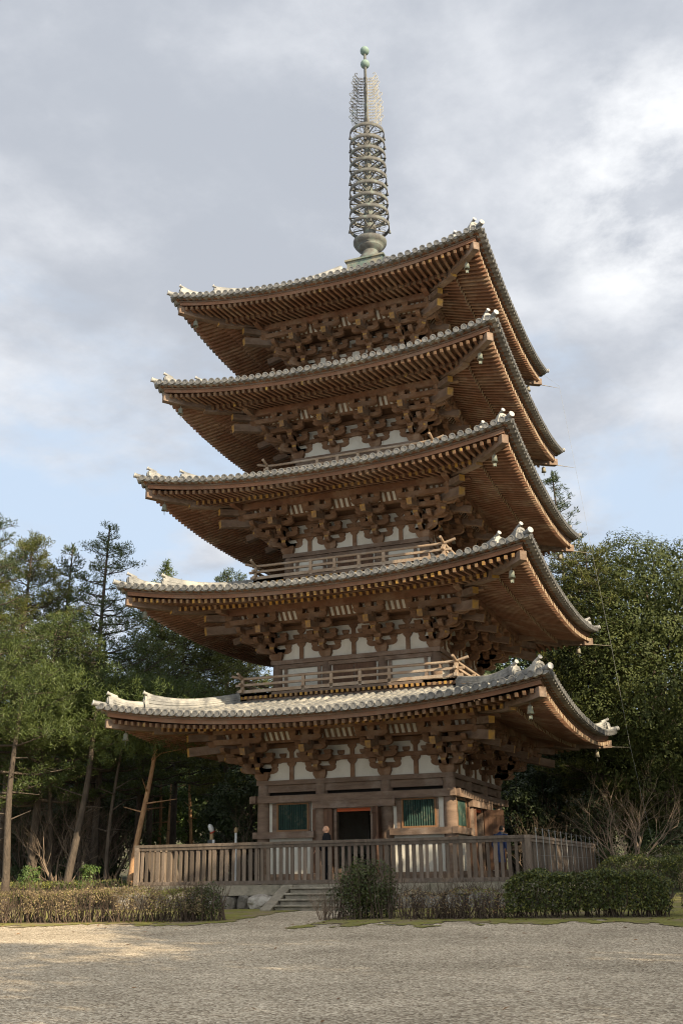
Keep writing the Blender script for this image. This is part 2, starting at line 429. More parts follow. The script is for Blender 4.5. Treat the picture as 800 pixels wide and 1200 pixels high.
        rd.tube([dg(q0+(q1-q0)*j/n_, zrid(q0+(q1-q0)*j/n_)+h*(.70+.58*max(0,(j/n_-.35)/.65)**2.2)+.02) for j in range(n_+1)], .085, 8, 0)
        # demon-face end tile: arched plate with raised roundel, and the upswept tube with its disc
        z = zrid(q1); hp = h*1.30
        out = [(-.20,-.02),(.20,-.02),(.215,.10),(.175,.20),(.165,hp*.68),(.11,hp*.92),(0,hp),(-.11,hp*.92),(-.165,hp*.68),(-.175,.20),(-.215,.10)]
        rd.prism(out, lambda p_,h_: dg(q1+.06, z+h_, p_), lambda p_,h_: dg(q1-.04, z+h_, p_), 2)
        cz = z+hp*.55
        def ring(r, x): return [dg(q1+x, cz+r*math.sin(2*PI*t/12), r*math.cos(2*PI*t/12)) for t in range(12)]
        vs = ring(.13,.062)+ring(.13,.085)+ring(.085,.085)+ring(.085,.068)+ring(.04,.068)+ring(.03,.09)
        fs = []
        for a_ in range(5): fs += [(a_*12+t, a_*12+(t+1)%12, (a_+1)*12+(t+1)%12, (a_+1)*12+t) for t in range(12)]
        fs.append(tuple(range(60,72)))
        rd.add(vs, fs, 2)
        t0 = dg(q1-.16, z+hp-.02); t1 = dg(q1+.07, z+hp+.10); rd.tube([t0,t1], .052, 8, 0)
        dd = (t1-t0).normalized(); rd.tube([t1, t1+dd*.03], .068, 12, 1)
    q_in = ATOP[i] if i < 4 else 1.0
    ridge(q_in, qa[1], .40, .30)
    ridge(qa[1]+.08, qa[0], .30, .24)
    # last cover tile to the corner tip
    rd.tube([dg(qa[0]-.05, zrid(qa[0])+.05), dg(w-.02, zrid(w)+.07), dg(w+.05, zrid(w)+.09)], .09, 8, 0)
    e1 = dg(w+.05, zrid(w)+.09); rd.tube([e1, e1+Vector((.02,-.02,.006))], .098, 12, 1)
    rmesh = rd.mesh('hip_ridge', [M['tile'], M['tile_end'], M['tile']])
    # wind bell
    bz = zs(w-.76, w-.76)-.24
    bl.tube([(0,0,0),(0,0,-.14)], .012, 5, 0)
    bl.lathe([(.02,-.12),(.07,-.13),(.10,-.18),(.105,-.30),(.135,-.42),(.12,-.42),(.09,-.30),(.02,-.16)], n=10, mi=0, cap=False)
    bl.tube([(0,0,-.2),(0,0,-.48)], .01, 5, 0)
    bl.prism([(-.07,-.48),(.07,-.48),(.055,-.62),(0,-.58),(-.055,-.62)], lambda p_,h_: (p_,.006,h_), lambda p_,h_: (p_,-.006,h_), 0)
    bmesh_ = bl.mesh('wind_bell', [M['copper']])
    for k in range(4):
        link('hip_rafter', hmesh, roof, rz=k*PI/2); link('hip_ridge', rmesh, roof, rz=k*PI/2)
        c = dg(w-.76, bz); v = Matrix.Rotation(k*PI/2, 3, 'Z') @ c
        link('wind_bell', bmesh_, roof, v, k*PI/2+.4).scale = (.82,.82,.82)
    # lightning spike under the right rear corner
    ls = MB(); c = Vector((w-.45, w-.45, zs(w-.45,w-.45)-.18)); dd = Vector((1,1,.02)).normalized()
    ls.tube([c, c+dd*.5, c+dd*1.25], [.022,.016,.005], 6, 0)
    ls.build('lightning_spike', [M['stone']], roof)
    return roof

# ---- bracket complexes -----------------------------------------------------
def arm(mb, p, L0, L1, wd, h, ax, mi=0, mend=None):
    """horizontal bracket arm whose underside is rounded at the ends; ax = unit vector in plan; p = centre bottom"""
    ax = Vector(ax); sd = Vector((-ax.y, ax.x, 0)); p = Vector(p)
    c = min(.16, (L1-L0)*.25)
    poly = [(L0,h),(L0,h*.55),(L0+c*.35,h*.22),(L0+c,0),(L1-c,0),(L1-c*.35,h*.22),(L1,h*.55),(L1,h)]
    f0 = lambda a, z: p + ax*a - sd*(wd/2) + Vector((0,0,z))
    f1 = lambda a, z: p + ax*a + sd*(wd/2) + Vector((0,0,z))
    mb.prism([(a,z) for a,z in poly], f1, f0, mi)
    if mend is not None:
        for a, sg in ((L1,1),(L0,-1)):
            vs = [p+ax*(a+sg*.003)-sd*(wd/2)+Vector((0,0,h*.55)), p+ax*(a+sg*.003)+sd*(wd/2)+Vector((0,0,h*.55)), p+ax*(a+sg*.003)+sd*(wd/2)+Vector((0,0,h)), p+ax*(a+sg*.003)-sd*(wd/2)+Vector((0,0,h))]
            mb.add(vs, [(0,1,2,3) if sg > 0 else (0,3,2,1)], mend)
def block(mb, p, sz, h, mi=0, rz=0):
    p = Vector(p); Rm = Matrix.Rotation(rz, 3, 'Z'); rings = []
    for f, z in ((.68,0),(.80,h*.14),(1,h*.48),(1,h)):
        rings += [p + Rm @ Vector((a*sz/2*f, b*sz/2*f, z)) for a, b in ((-1,-1),(1,-1),(1,1),(-1,1))]
    fs = [(3,2,1,0),(12,13,14,15)]
    for j in range(3):
        for k in range(4): fs.append((j*4+k, j*4+(k+1)%4, j*4+4+(k+1)%4, j*4+4+k))
    mb.add(rings, fs, mi)

def bracket_parts(mb, mt, out, lat, ls, le, corner=False):
    """three-step complex; out/lat unit vectors, lateral arms from -ls to +le"""
    out = Vector(out); lat = Vector(lat); Z = Vector((0,0,1))
    rz = math.atan2(out.y, out.x)
    # tier 1
    arm(mb, Z*.24, -ls, le if not corner else ls, .16, .19, lat)
    arm(mb, Z*.24, -.3, .58, .16, .19, out, 0, 1)
    for s in (-ls+.12, ls-.12): block(mb, lat*s+Z*.43, .25, .15, 0, rz)
    block(mb, out*.46+Z*.43, .25, .15, 0, rz)
    # tier 2
    arm(mb, Z*.57, -ls*1.45, ls*1.45, .16, .19, lat)
    arm(mb, out*.46+Z*.57, -ls, ls + (.46 if corner else 0), .16, .19, lat)
    arm(mb, Z*.57, -.3, 1.04, .16, .19, out, 0, 1)
    for s in (-ls+.12, 0, ls-.12): block(mb, lat*s+out*.46+Z*.76, .25, .15, 0, rz)
    for s in (-ls*1.35, ls*1.35): block(mb, lat*s+Z*.76, .25, .15, 0, rz)
    block(mb, out*.92+Z*.76, .25, .15, 0, rz)
    # tier 3
    arm(mb, out*.92+Z*.89, -ls, ls + (.92 if corner else 0), .16, .17, lat)
    for s in (-ls+.12, 0, ls-.12): block(mb, lat*s+out*.92+Z*1.05, .23, .13, 0, rz)
    # on the tail rafter
    block(mb, out*QO+Z*1.0, .27, .16, 0, rz)
    arm(mb, out*QO+Z*1.15, -ls, ls + (QO*.6 if corner else 0), .17, .18, lat)
    for s in (-ls+.12, 0, ls-.12): block(mb, lat*s+out*QO+Z*1.33, .25, .17, 0, rz)
    # tail rafter
    mt.beam(out*-.1+Z*1.30, out*1.78+Z*.86, .19, .24, 0, 1)

def build_brackets():
    mb = MB(); mt = MB()
    block(mb, (0,0,0), .46, .29)
    bracket_parts(mb, mt, (0,-1,0), (1,0,0), .56, .56)
    reg = mb.mesh('bracket_complex', [M['wood'], M['ochre']]); regt = mt.mesh('tail_rafter', [M['beam'], M['ochre']])
    mb = MB(); mt = MB(); mt2 = MB()
    block(mb, (0,0,0), .50, .29)
    bracket_parts(mb, mt, (0,-1,0), (1,0,0), .56, .56, True)
    bracket_parts(mb, mt2, (1,0,0), (0,-1,0), .56, .56, True)
    dgv = Vector((1,-1,0)).normalized(); Z = Vector((0,0,1)); S2 = math.sqrt(2)
    arm(mb, Z*.243, -.2, .60*S2, .17, .19, dgv, 0, 1); block(mb, dgv*(.46*S2)+Z*.43, .27, .15, 0, -PI/4)
    arm(mb, Z*.573, -.2, 1.02*S2, .17, .19, dgv, 0, 1); block(mb, dgv*(.92*S2)+Z*.76, .27, .15, 0, -PI/4)
    arm(mb, Z*.893, .3, 1.2*S2, .17, .17, dgv, 0, 1); block(mb, dgv*(QO*S2)+Z*1.05, .30, .22, 0, -PI/4)
    block(mb, dgv*(QO*S2)+Z*1.30, .30, .20, 0, -PI/4)
    md = MB(); md.beam(dgv*.1+Z*1.28, dgv*(1.95*S2)+Z*.90, .24, .29, 0, 1)
    mu = MB(); mu.beam(dgv*.6+Z*1.52, dgv*(1.98*S2)+Z*1.36, .22, .22, 0, 1)
    cor = mb.mesh('corner_bracket_complex', [M['wood'], M['ochre']])
    ct = [x.mesh('tail_rafter', [M['beam'], M['ochre']]) for x in (mt, mt2, md, mu)]
    for i in range(5):
        b, m, z = B[i], MID[i], D[i]
        for k in range(4):
            for s in (-m, m):
                p = P4(s, b, z, k); o = link('bracket_complex', reg, pagoda, p, k*PI/2)
                link('tail_rafter', regt, o)
            p = P4(b, b, z, k); o = link('corner_bracket_complex', cor, pagoda, p, k*PI/2)
            for t in ct: link('tail_rafter', t, o)

def build_storey(i):
    b, m, z, e = B[i], MID[i], D[i], E[i]
    q = b+QO
    zf = 1.05 if i == 0 else E[i-1]+1.32     # floor level
    # ---- bracket zone wall
    wm = MB()
    wm.box((-b-.02,-b-.06,z-.02),(b+.02,-b+.10,z+1.75), 0)
    wm.rot4(); wall = wm.build('wall', [M['plaster']], pagoda)
    bm_ = MB()     # beams lying on that wall
    y0 = -b-.06
    hs = .085
    bm_.box((-b-.3,-b-hs-.06,z+.60),(b+.3,-b+.02,z+.745), 0)     # through beam
    bm_.box((-b-.3,-b-hs-.06,z+1.10),(b+.3,-b+.02,z+1.24), 0)    # upper wall beam
    # struts in the middle of the bays
    cs = [(-b-m)/2, 0, (b+m)/2] if i < 3 else ([] if i > 3 else [])
    for s in cs:
        for za, zb in ((z+.0, z+.60),(z+.748, z+1.10)):
            yy = -b-.06
            bm_.box((s-.075,yy-.05,za),(s+.075,yy+.02,zb-.16), 0)
            bm_.prism([(-.075,0),(.075,0),(.16,.10),(.16,.157),(-.16,.157),(-.16,.10)], lambda a,h,s=s,zb=zb,yy=yy: (s+a, yy-.06, zb-.16+h), lambda a,h,s=s,zb=zb,yy=yy: (s+a, yy+.02, zb-.16+h), 0)
    # beam carried on the second step, ceiling, cove with white boards and ribs, purlin
    bm_.box((-b-.92-.35,-b-.92-.09,z+1.18),(b+.92+.35,-b-.92+.08,z+1.31), 0)
    bm_.rot4(); bm_.build('wall_beam', [M['wood']], wall)
    cv = MB()
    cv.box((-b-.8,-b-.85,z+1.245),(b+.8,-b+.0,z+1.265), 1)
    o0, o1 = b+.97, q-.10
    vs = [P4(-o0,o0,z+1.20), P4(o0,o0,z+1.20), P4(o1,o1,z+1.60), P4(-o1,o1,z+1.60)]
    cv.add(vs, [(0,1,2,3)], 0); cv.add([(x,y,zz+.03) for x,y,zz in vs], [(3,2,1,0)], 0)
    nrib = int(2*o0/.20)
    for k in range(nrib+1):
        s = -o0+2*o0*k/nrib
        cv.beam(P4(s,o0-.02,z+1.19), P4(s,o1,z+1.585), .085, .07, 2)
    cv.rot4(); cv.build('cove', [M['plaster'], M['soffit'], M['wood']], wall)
    pu = MB(); pz = z+HB
    pu.box((-q-.75,-q-.105,pz),(q+.75,-q+.105,pz+.235), 0)
    pu2 = MB(); pu2.v = list(pu.v)
    pm = pu.mesh('purlin', [M['red'], M['ochre']])
    for k in range(4): link('purlin', pm, pagoda, (0,0,.004*(k % 2)), k*PI/2)
    # ---- columns and the head beam
    r = .225 if i == 0 else .19
    zc0 = zf; zc1 = z-.03
    cm = MB(); cm.lathe([(r*.98,0),(r*1.03,.5),(r,(zc1-zc0)*.6),(r*.9,zc1-zc0)], n=18)
    cmesh = cm.mesh('column', [M['beam']])
    for k in range(4):
        for s in (-b, -m, m): link('column', cmesh, pagoda, P4(s, b, zc0, k), k*1.3+s)
    hb = MB()
    hb.box((-b-.20,-b-.205,z-.155),(b+.20,-b+.205,z-.003), 0)       # wall plate
    if i == 0:
        hb.box((-b+.2,-b-.09,z-.40),(b-.2,-b+.05,z-.157), 0)        # tie between the column tops
    hb.rot4()
    hbm = hb.build('wall_plate', [M['beam']], pagoda)
    if i > 0:
        # low wall behind the balcony
        lw = MB()
        lw.box((-b,-b-.04,zf-.2),(b,-b+.06,z-.155), 0); lw.rot4(); lw.build('plaster_panel', [M['plaster']], wall)
        fr = MB()
        zt = z-.16
        fr.box((-b-.05,-b-.14,zt-.14),(b+.05,-b-.03,zt-.002), 0)
        fr.box((-b-.05,-b-.14,zf),(b+.05,-b-.03,zf+.20), 0)
        for s in (-m-.28, m+.28, -b+.34, b-.34): fr.box((s-.055,-b-.10,zf+.2),(s+.055,-b-.03,zt-.14), 0)
        fr.rot4(); fr.build('timber_frame', [M['beam']], wall)
        dm = MB()
        dm.box((-m+.24,-b-.08,zf+.2),(-.012,-b-.03,zt-.14), 0); dm.box((.012,-b-.08,zf+.2),(m-.24,-b-.03,zt-.14), 0)
        dmesh = dm.mesh('door', [M['leaf_door']])
        for k in range(4): link('door', dmesh, wall, rz=k*PI/2)
        # ---- balcony
        bh = b+1.02
        zb = zf
        fl = MB()
        fl.box((-bh,-bh,zb-.09),(bh,-b+.2,zb), 0)
        fl.box((-bh+.06,-bh+.06,zb-.34),(bh-.06,-bh+.22,zb-.20), 1)
        fl.box((-bh+.02,-bh+.14,zb-.60),(bh-.02,-bh+.30,zb-.342), 1)
        nj = int(2*bh/.19)
        for k in range(nj+1):
            s = -bh+.06+(2*bh-.12)*k/nj
            fl.box((s-.045,-bh-.045,zb-.195),(s+.045,-b,zb-.093), 2)
            fl.add([(s-.045,-bh-.047,zb-.195),(s+.045,-bh-.047,zb-.195),(s+.045,-bh-.047,zb-.093),(s-.045,-bh-.047,zb-.093)], [(0,1,2,3)], 3)
        fl.rot4()
        bal = fl.build('balcony', [M['floorwood'], M['beam'], M['wood'], M['ochre']], pagoda)
        ra = MB(); x = .42; rs = bh-.07; zt_ = zb+.54
        pts = []
        for t in range(21):
            s = -rs-x + 2*(rs+x)*t/20; up_ = .13*max(0,(abs(s)-rs+.15)/(x+.15))**1.6 if abs(s) > rs-.15 else 0
            pts.append((s,-rs,zt_+up_))
        ra.tube(pts, .05, 8, 0)
        ra.box((-rs-.26,-rs-.045,zb+.28),(rs+.26,-rs+.045,zb+.36), 0)
        ra.box((-rs-.20,-rs-.055,zb+.03),(rs+.20,-rs+.055,zb+.14), 0)
        rmesh = ra.mesh('railing', [M['rail']])
        po = MB(); po.box((-.055,-.055,0),(.055,.055,.50), 0); po.box((-.075,-.075,.14),(.075,.075,.17), 0)
        pmesh = po.mesh('post', [M['rail']])
        for k in range(4):
            rl = link('railing', rmesh, bal, rz=k*PI/2)
            rl.location.z = .006*(k % 2)
        for k in range(4):
            for s in (-rs, -m*1.5, -m*.5, m*.5, m*1.5): link('railing_post', pmesh, bal, P4(s, rs, zb+.0, k), k*PI/2)
        # joint tails of the railing at each corner: yellow ends
    # dark core so that no light leaks through
    co = MB(); co.box((-b+.16,-b+.16,(3.9 if i == 0 else zf-1.0)),(b-.16,b-.16,z+2.0), 0); co.build('core', [M['dark']], wall)
    return wall

walls = []
for i in range(5):
    build_roof(i); walls.append(build_storey(i))
build_brackets()

# ---- ground storey front, repeated on the four sides
b, m = B[0], MID[0]
wm = MB()
for s0, s1 in ((-b,-m),(m,b)):
    wm.box((s0+.1,-b-.02,1.05),(s1-.1,-b+.08,3.9), 0)
wm.box((-m,-b-.02,3.40),(m,-b+.08,3.9), 0)
wm.rot4(); gw = wm.build('plaster_panel', [M['plaster']], walls[0])
bm_ = MB()
bm_.box((-b-.42,-b-.30,3.665),(b+.42,-b-.13,3.90), 0)                      # long rail at the column heads
for s in (-m, m): pass
bm_.box((-m-.24,-b-.285,3.43),(m+.35,-b-.12,3.662), 0)                     # shorter rail over the door
bm_.box((-b-.30,-b-.29,2.50),(-m-.20,-b-.12,2.71), 0)                      # sill rails
bm_.box((m+.15,-b-.29,2.50),(b+.30,-b-.12,2.71), 0)
bm_.box((-b-.28,-b-.28,1.06),(b+.28,-b-.11,1.36), 0)                       # ground sill
bmM = bm_.mesh('wall_rail', [M['beam']])
for k in range(4): link('wall_rail', bmM, walls[0], (0,0,.004*(k % 2)), k*PI/2)
lf = MB()                                                                   # leaf of the door: boards and battens
for j in range(5): lf.box((j*.148,-.03,0),(j*.148+.144,.03,2.05), 0)
for zz in (.12,1.0,1.85): lf.box((.01,-.055,zz),(.73,-.031,zz+.11), 0)
leafm = lf.mesh('door_leaf', [M['leaf_door']])
df = MB()
df.box((-.70,-b-.10,1.36),(-.60,-b+.1,3.42), 0); df.box((.60,-b-.10,1.36),(.70,-b+.1,3.42), 0)
df.box((-.598,-b-.06,3.31),(.598,-b+.05,3.42), 1)
df.box((-.598,-b-.10,1.36),(.598,-b+.1,1.50), 0)
df.box((-m+.0,-b-.03,1.36),(-.702,-b+.06,3.42), 2); df.box((.702,-b-.03,1.36),(m,-b+.06,3.42), 2)
df.box((1.00,-b-.16,1.36),(1.07,-b-.035,3.42), 3)
dfm = df.mesh('door_frame', [M['beam'], M['orange'], M['leaf_door'], M['orange_frame']])
wf = MB(); x0, x1, z0, z1 = m+.52, b-.45, 2.72, 3.655
t = .055
wf.box((x0,-b-.10,z0),(x0+t,-b-.021,z1), 0); wf.box((x1-t,-b-.10,z0),(x1,-b-.021,z1), 0)
wf.box((x0+t,-b-.10,z1-t),(x1-t,-b-.021,z1), 0); wf.box((x0+t,-b-.10,z0),(x1-t,-b-.021,z0+t), 0)
wf.box((x0-.17,-b-.075,z0-.01),(x0-.002,-b-.021,z1), 1); wf.box((x1+.002,-b-.075,z0-.01),(x1+.06,-b-.021,z1), 1)
wfm = wf.mesh('window', [M['orange_frame'], M['beam']])
ws = MB()
nsl = 13
for j in range(nsl):
    xx = x0+t+(x1-x0-2*t)*(j+.5)/nsl
    ws.cbox((xx,-b-.058,(z0+z1)/2),(.046,.046,z1-z0-2*t), 0, Matrix.Translation((xx,-b-.055,0)) @ Matrix.Rotation(PI/4,4,'Z') @ Matrix.Translation((-xx,b+.055,0)))
ws.box((x0+t,-b-.035,z0+t),(x1-t,-b-.022,z1-t), 1)
wsm = ws.mesh('window_slats', [M['green_slat'], M['dark']])
for k in range(4):
    o = link('door_frame', dfm, pagoda, rz=k*PI/2)
    Rk = Matrix.Rotation(k*PI/2, 4, 'Z')
    l1 = link('door_leaf', leafm, pagoda, Rk @ Vector((-.72,-b-.18,1.37)), k*PI/2+PI-.10)
    l2 = link('door_leaf', leafm, pagoda, Rk @ Vector((.72,-b-.12,1.37)), k*PI/2-R(62))
    for sx in (0, -(b+m)):
        w_ = link('window', wfm, pagoda, Rk @ Vector((sx,0,0)), k*PI/2)
        link('window_slats', wsm, w_)
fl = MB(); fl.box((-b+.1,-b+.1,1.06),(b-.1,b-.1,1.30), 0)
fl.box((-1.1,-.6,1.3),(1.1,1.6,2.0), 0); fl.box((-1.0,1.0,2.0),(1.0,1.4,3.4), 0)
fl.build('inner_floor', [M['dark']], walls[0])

# ---- the spire
sp = MB()
sp.box((-.80,-.80,25.3),(.80,.80,26.12), 0); sp.box((-.88,-.88,26.122),(.88,.88,26.20), 0)
spire = sp.build('spire', [M['copper']], pagoda)
bw = MB(); bw.lathe([(.60,26.2),(.60,26.28),(.57,26.42),(.48,26.62),(.37,26.74),(.34,26.92)], n=28)
bw.build('inverted_bowl', [M['bronze']], spire)
di = MB(); di.lathe([(.34,26.90),(.40,26.96),(.55,27.06),(.56,27.12),(.50,27.13),(.66,27.20),(.73,27.32),(.735,27.42),(.68,27.43),(.60,27.36),(.40,27.33),(.36,27.45),(.30,27.52)], n=28); di.build('offering_dish', [M['bronze']], spire)
sh = MB(); sh.lathe([(.285,27.5),(.28,28.0),(.30,28.02),(.30,28.10),(.235,28.12),(.19,30.5),(.14,33.2),(.12,33.5),(.075,34.5),(.06,37.9)], n=14); sh.build('shaft', [M['bronze']], spire)
for j in range(9):
    zc = 28.14+j*.617; Rr = .885-.0125*j
    rg = MB()
    hh = .088
    rg.lathe([(Rr-.035,-hh),(Rr,-hh),(Rr,hh),(Rr-.035,hh),(Rr-.035,-hh)], n=32, cap=False)
    rh = .26-.012*j
    rg.lathe([(rh-.05,-.13),(rh,-.13),(rh,.13),(rh-.05,.13)], n=16, cap=False)
    for k in range(8):
        a = 2*PI*k/8; ca, sa = math.cos(a), math.sin(a); pv = (-sa, ca)
        rg.beam((ca*rh,sa*rh,-.02),(ca*(Rr-.03),sa*(Rr-.03),-.02), .032, .05, 0)
        mid = (rh+Rr)/2      # curls either side of the spoke
        for sg in (-1,1):
            pts = [(ca*(mid+.14*math.cos(u)) - sa*sg*(.09+.09*math.sin(u)), sa*(mid+.14*math.cos(u)) + ca*sg*(.09+.09*math.sin(u)), -.02) for u in [PI*1.0*v/6-.3 for v in range(8)]]
            rg.tube(pts, .013, 4, 0)
    ro = rg.build('ring', [M['bronze']], spire, (0,0,zc), .2*j)
    bb = MB()
    for k in range(8):
        a = 2*PI*(k+.5)/8
        bb.lathe([(.012,-.02),(.03,-.05),(.042,-.13),(.058,-.17)], (math.cos(a)*Rr, math.sin(a)*Rr, -hh), 7, 0)
    bb.build('ring_bells', [M['bronze']], ro)
fl = MB()                                    # one blade of the openwork water flame
fr_ = random.Random(4)
for zc in [33.55+.16*t for t in range(17)]:
    tt = (zc-33.55)/2.6
    reach = .66*(1-.25*tt**2)*fr_.uniform(.72,1.04)
    pts = [(.06,0,zc-.06)]
    for u in range(1,9):
        f_ = u/8; pts.append((.06+reach*f_, 0, zc-.10*math.sin(f_*3)+.30*f_*f_))
    for u in range(1,7):
        an = u*.85; rr_ = .10-.011*u; pts.append((pts[8][0]-.02+rr_*math.sin(an), 0, pts[8][2]+.10-rr_*math.cos(an)))
    fl.tube(pts, .018, 4, 0)
    for f_ in (.22,.38,.55,.72,.9):
        f_ += fr_.uniform(-.06,.06)
        c = (.06+reach*f_, zc+.05*f_); fl.tube([(c[0]+.07*math.cos(u*.9)*(1-u*.09), 0, c[1]+.08+.07*math.sin(u*.9)*(1-u*.09)) for u in range(8)], .012, 4, 0)
for rx, z0_, z1_ in ((.64,33.6,35.6),(.45,33.6,35.9),(.10,33.5,36.3)):
    fl.tube([(rx*(1-.18*(u/8)**2)+.02*math.sin(u*2),0,z0_+(z1_-z0_)*u/8) for u in range(9)], .014, 4, 0)
flm = fl.mesh('water_flame', [M['pale_bronze']])
flm2 = fl.mesh('water_flame', [M['bronze']])
for k in range(4): link('water_flame', flm if k == 0 else flm2, spire, rz=k*PI/2+.35)
for zc in (37.05, 37.82):
    jw = MB(); jw.lathe([(.02,-.22)]+[(.215*math.sin(PI*t/10), -.215*math.cos(PI*t/10)) for t in range(1,10)]+[(.03,.23),(.005,.27)], (0,0,0), 18)
    jw.build('jewel', [M['verdigris']], spire, (0,0,zc))
# the lightning wire down the right rear corners
wr = MB()
pw = [Vector((6.1,6.1,E[4]+LIFT-.15))] + [Vector((W[i]+.45, W[i]+.45, E[i]+LIFT-.55)) for i in (4,3,2,1,0)] + [Vector((8.6,8.6,1.1))]
wr.tube(pw, .005, 4, 0); wr.build('lightning_wire', [M['wire']], pagoda)
# ------------------------------------------------------------------ terrain
gm = MB(); NX, NY = 70, 90
xs = [-260+520*(k/NX) for k in range(NX+1)]
ys = sorted(set([-60+2*k for k in range(46)] + [32+6*k for k in range(30)] + [230, 300, 420]))
xs = sorted(set([-420,-340,-270,-200,-150,-110] + [-80+3.2*k for k in range(51)] + [110,150,200,270,340,420]))
vs = [(x,y,gz(x,y)) for y in ys for x in xs]; nx = len(xs)
gm.add(vs, [(j*nx+k, j*nx+k+1, (j+1)*nx+k+1, (j+1)*nx+k) for j in range(len(ys)-1) for k in range(nx-1)], 0, True)
def gravel_mat():
    m = bpy.data.materials.new('gravel'); m.use_nodes = True; nt = m.node_tree; nt.nodes.clear(); L = nt.links.new
    out = nn(nt, 'ShaderNodeOutputMaterial'); b = nn(nt, 'ShaderNodeBsdfPrincipled'); b.inputs['Roughness'].default_value = .9; b.inputs['Specular IOR Level'].default_value = .2
    tc = nn(nt, 'ShaderNodeTexCoord')
    vo = nn(nt, 'ShaderNodeTexVoronoi'); vo.inputs['Scale'].default_value = 36; L(tc.outputs['Object'], vo.inputs['Vector'])
    rp = nn(nt, 'ShaderNodeValToRGB'); e = rp.color_ramp.elements; e[0].color = (.24,.19,.135,1); e[1].color = (.84,.735,.58,1); e[0].position = .05; e[1].position = .95
    e2 = rp.color_ramp.elements.new(.5); e2.color = (.51,.425,.32,1)
    sx = nn(nt, 'ShaderNodeSeparateColor'); L(vo.outputs['Color'], sx.inputs[0]); L(sx.outputs[0], rp.inputs[0])
    no = nn(nt, 'ShaderNodeTexNoise'); no.inputs['Scale'].default_value = .45; no.inputs['Detail'].default_value = 9; no.inputs['Roughness'].default_value = .68; L(tc.outputs['Object'], no.inputs['Vector'])
    r2 = nn(nt, 'ShaderNodeValToRGB'); r2.color_ramp.elements[0].color = (.66,.64,.60,1); r2.color_ramp.elements[1].color = (1.12,1.1,1.06,1); r2.color_ramp.elements[0].position = .3; r2.color_ramp.elements[1].position = .7
    L(no.outputs[0], r2.inputs[0])
    mx = nn(nt, 'ShaderNodeMix', data_type='RGBA', blend_type='MULTIPLY'); mx.inputs[0].default_value = 1; L(rp.outputs[0], mx.inputs[6]); L(r2.outputs[0], mx.inputs[7])
    n4 = nn(nt, 'ShaderNodeTexNoise'); n4.inputs['Scale'].default_value = 5; n4.inputs['Detail'].default_value = 10; n4.inputs['Roughness'].default_value = .75; L(tc.outputs['Object'], n4.inputs['Vector'])
    r4 = nn(nt, 'ShaderNodeValToRGB'); r4.color_ramp.elements[0].color = (.84,.82,.79,1); r4.color_ramp.elements[1].color = (1.1,1.1,1.09,1); r4.color_ramp.elements[0].position = .36; r4.color_ramp.elements[1].position = .64
    L(n4.outputs[0], r4.inputs[0]); m4 = nn(nt, 'ShaderNodeMix', data_type='RGBA', blend_type='MULTIPLY'); m4.inputs[0].default_value = 1; L(mx.outputs[2], m4.inputs[6]); L(r4.outputs[0], m4.inputs[7])
    L(m4.outputs[2], b.inputs['Base Color'])
    bp = nn(nt, 'ShaderNodeBump'); bp.inputs['Strength'].default_value = .8; bp.inputs['Distance'].default_value = .03; bp.invert = True
    L(vo.outputs['Distance'], bp.inputs['Height']); L(bp.outputs[0], b.inputs['Normal']); L(b.outputs[0], out.inputs[0])
    return m
M['gravel'] = gravel_mat()
M['soil'] = mat('forest_floor', (.085,.065,.04), (.05,.042,.025), rough=.95, scale=1.5, c3=(.085,.095,.03), s3=.35, t3=(.45,.6), bump=.6, bscale=6)
M['moss'] = mat('moss', (.26,.235,.055), (.15,.145,.036), rough=.95, scale=2.6, c3=(.24,.18,.11), s3=1.1, t3=(.46,.62), bump=.8, bscale=20)
tag(gm.build('ground', [M['soil']]), kind='structure')
# gravel court in front: a sheet 4 mm over the ground
def sheet(name, m, poly_fn, xr, yr, dz, st, kind):
    sb = MB(); n = 0; idx = {}
    x = xr[0]
    xs_ = [xr[0]+st*k for k in range(int((xr[1]-xr[0])/st)+1)]; ys_ = [yr[0]+st*k for k in range(int((yr[1]-yr[0])/st)+1)]
    V = []; F = []
    def vid(a, b):
        if (a,b) not in idx: idx[(a,b)] = len(V); V.append((xs_[a],ys_[b],gz(xs_[a],ys_[b])+dz))
        return idx[(a,b)]
    for a in range(len(xs_)-1):
        for b in range(len(ys_)-1):
            if poly_fn(xs_[a]+st/2, ys_[b]+st/2): F.append((vid(a,b),vid(a+1,b),vid(a+1,b+1),vid(a,b+1)))
    sb.add(V, F, 0, True)
    return tag(sb.build(name, [m]), kind=kind)
sheet('gravel', M['gravel'], lambda x,y: True, (-90,90), (-60,-7.0), .012, 1.0, 'structure')
def hedge_y(x): return -12.55 + .13*max(-12,min(12,x-2))*(1 if x < 2 else .9)      # front edge line of the hedges
def moss_in(x, y):
    y0 = hedge_y(x)-(1.7 if x > 2 else .9) + 1.3*noise.noise(Vector((x*.5,3,0))) + .9*noise.noise(Vector((x*1.7,9,0))) + .5*noise.noise(Vector((x*5,4,0)))
    if noise.noise(Vector((x*1.1,y*.7,5))) + .5*noise.noise(Vector((x*3,y*2,8))) > .34+.5*min(1,max(0,y-hedge_y(x)+.6)): return False
    y1 = -7.2 if x < 10 else -2
    if x < .9 or x > 2.6+.25*noise.noise(Vector((1,y*.8,0))):
        if x < .9 and x > -.1: y0 += .5
        lim = -.1+.45*noise.noise(Vector((y*.9,2,0))) if x < 1.5 else 0
        if x < 1.5 and x > lim+.2: return False
        return y0 < y < y1
    return False
sheet('moss', M['moss'], moss_in, (-26,24), (-18,-2.0), .024, .11, 'structure')

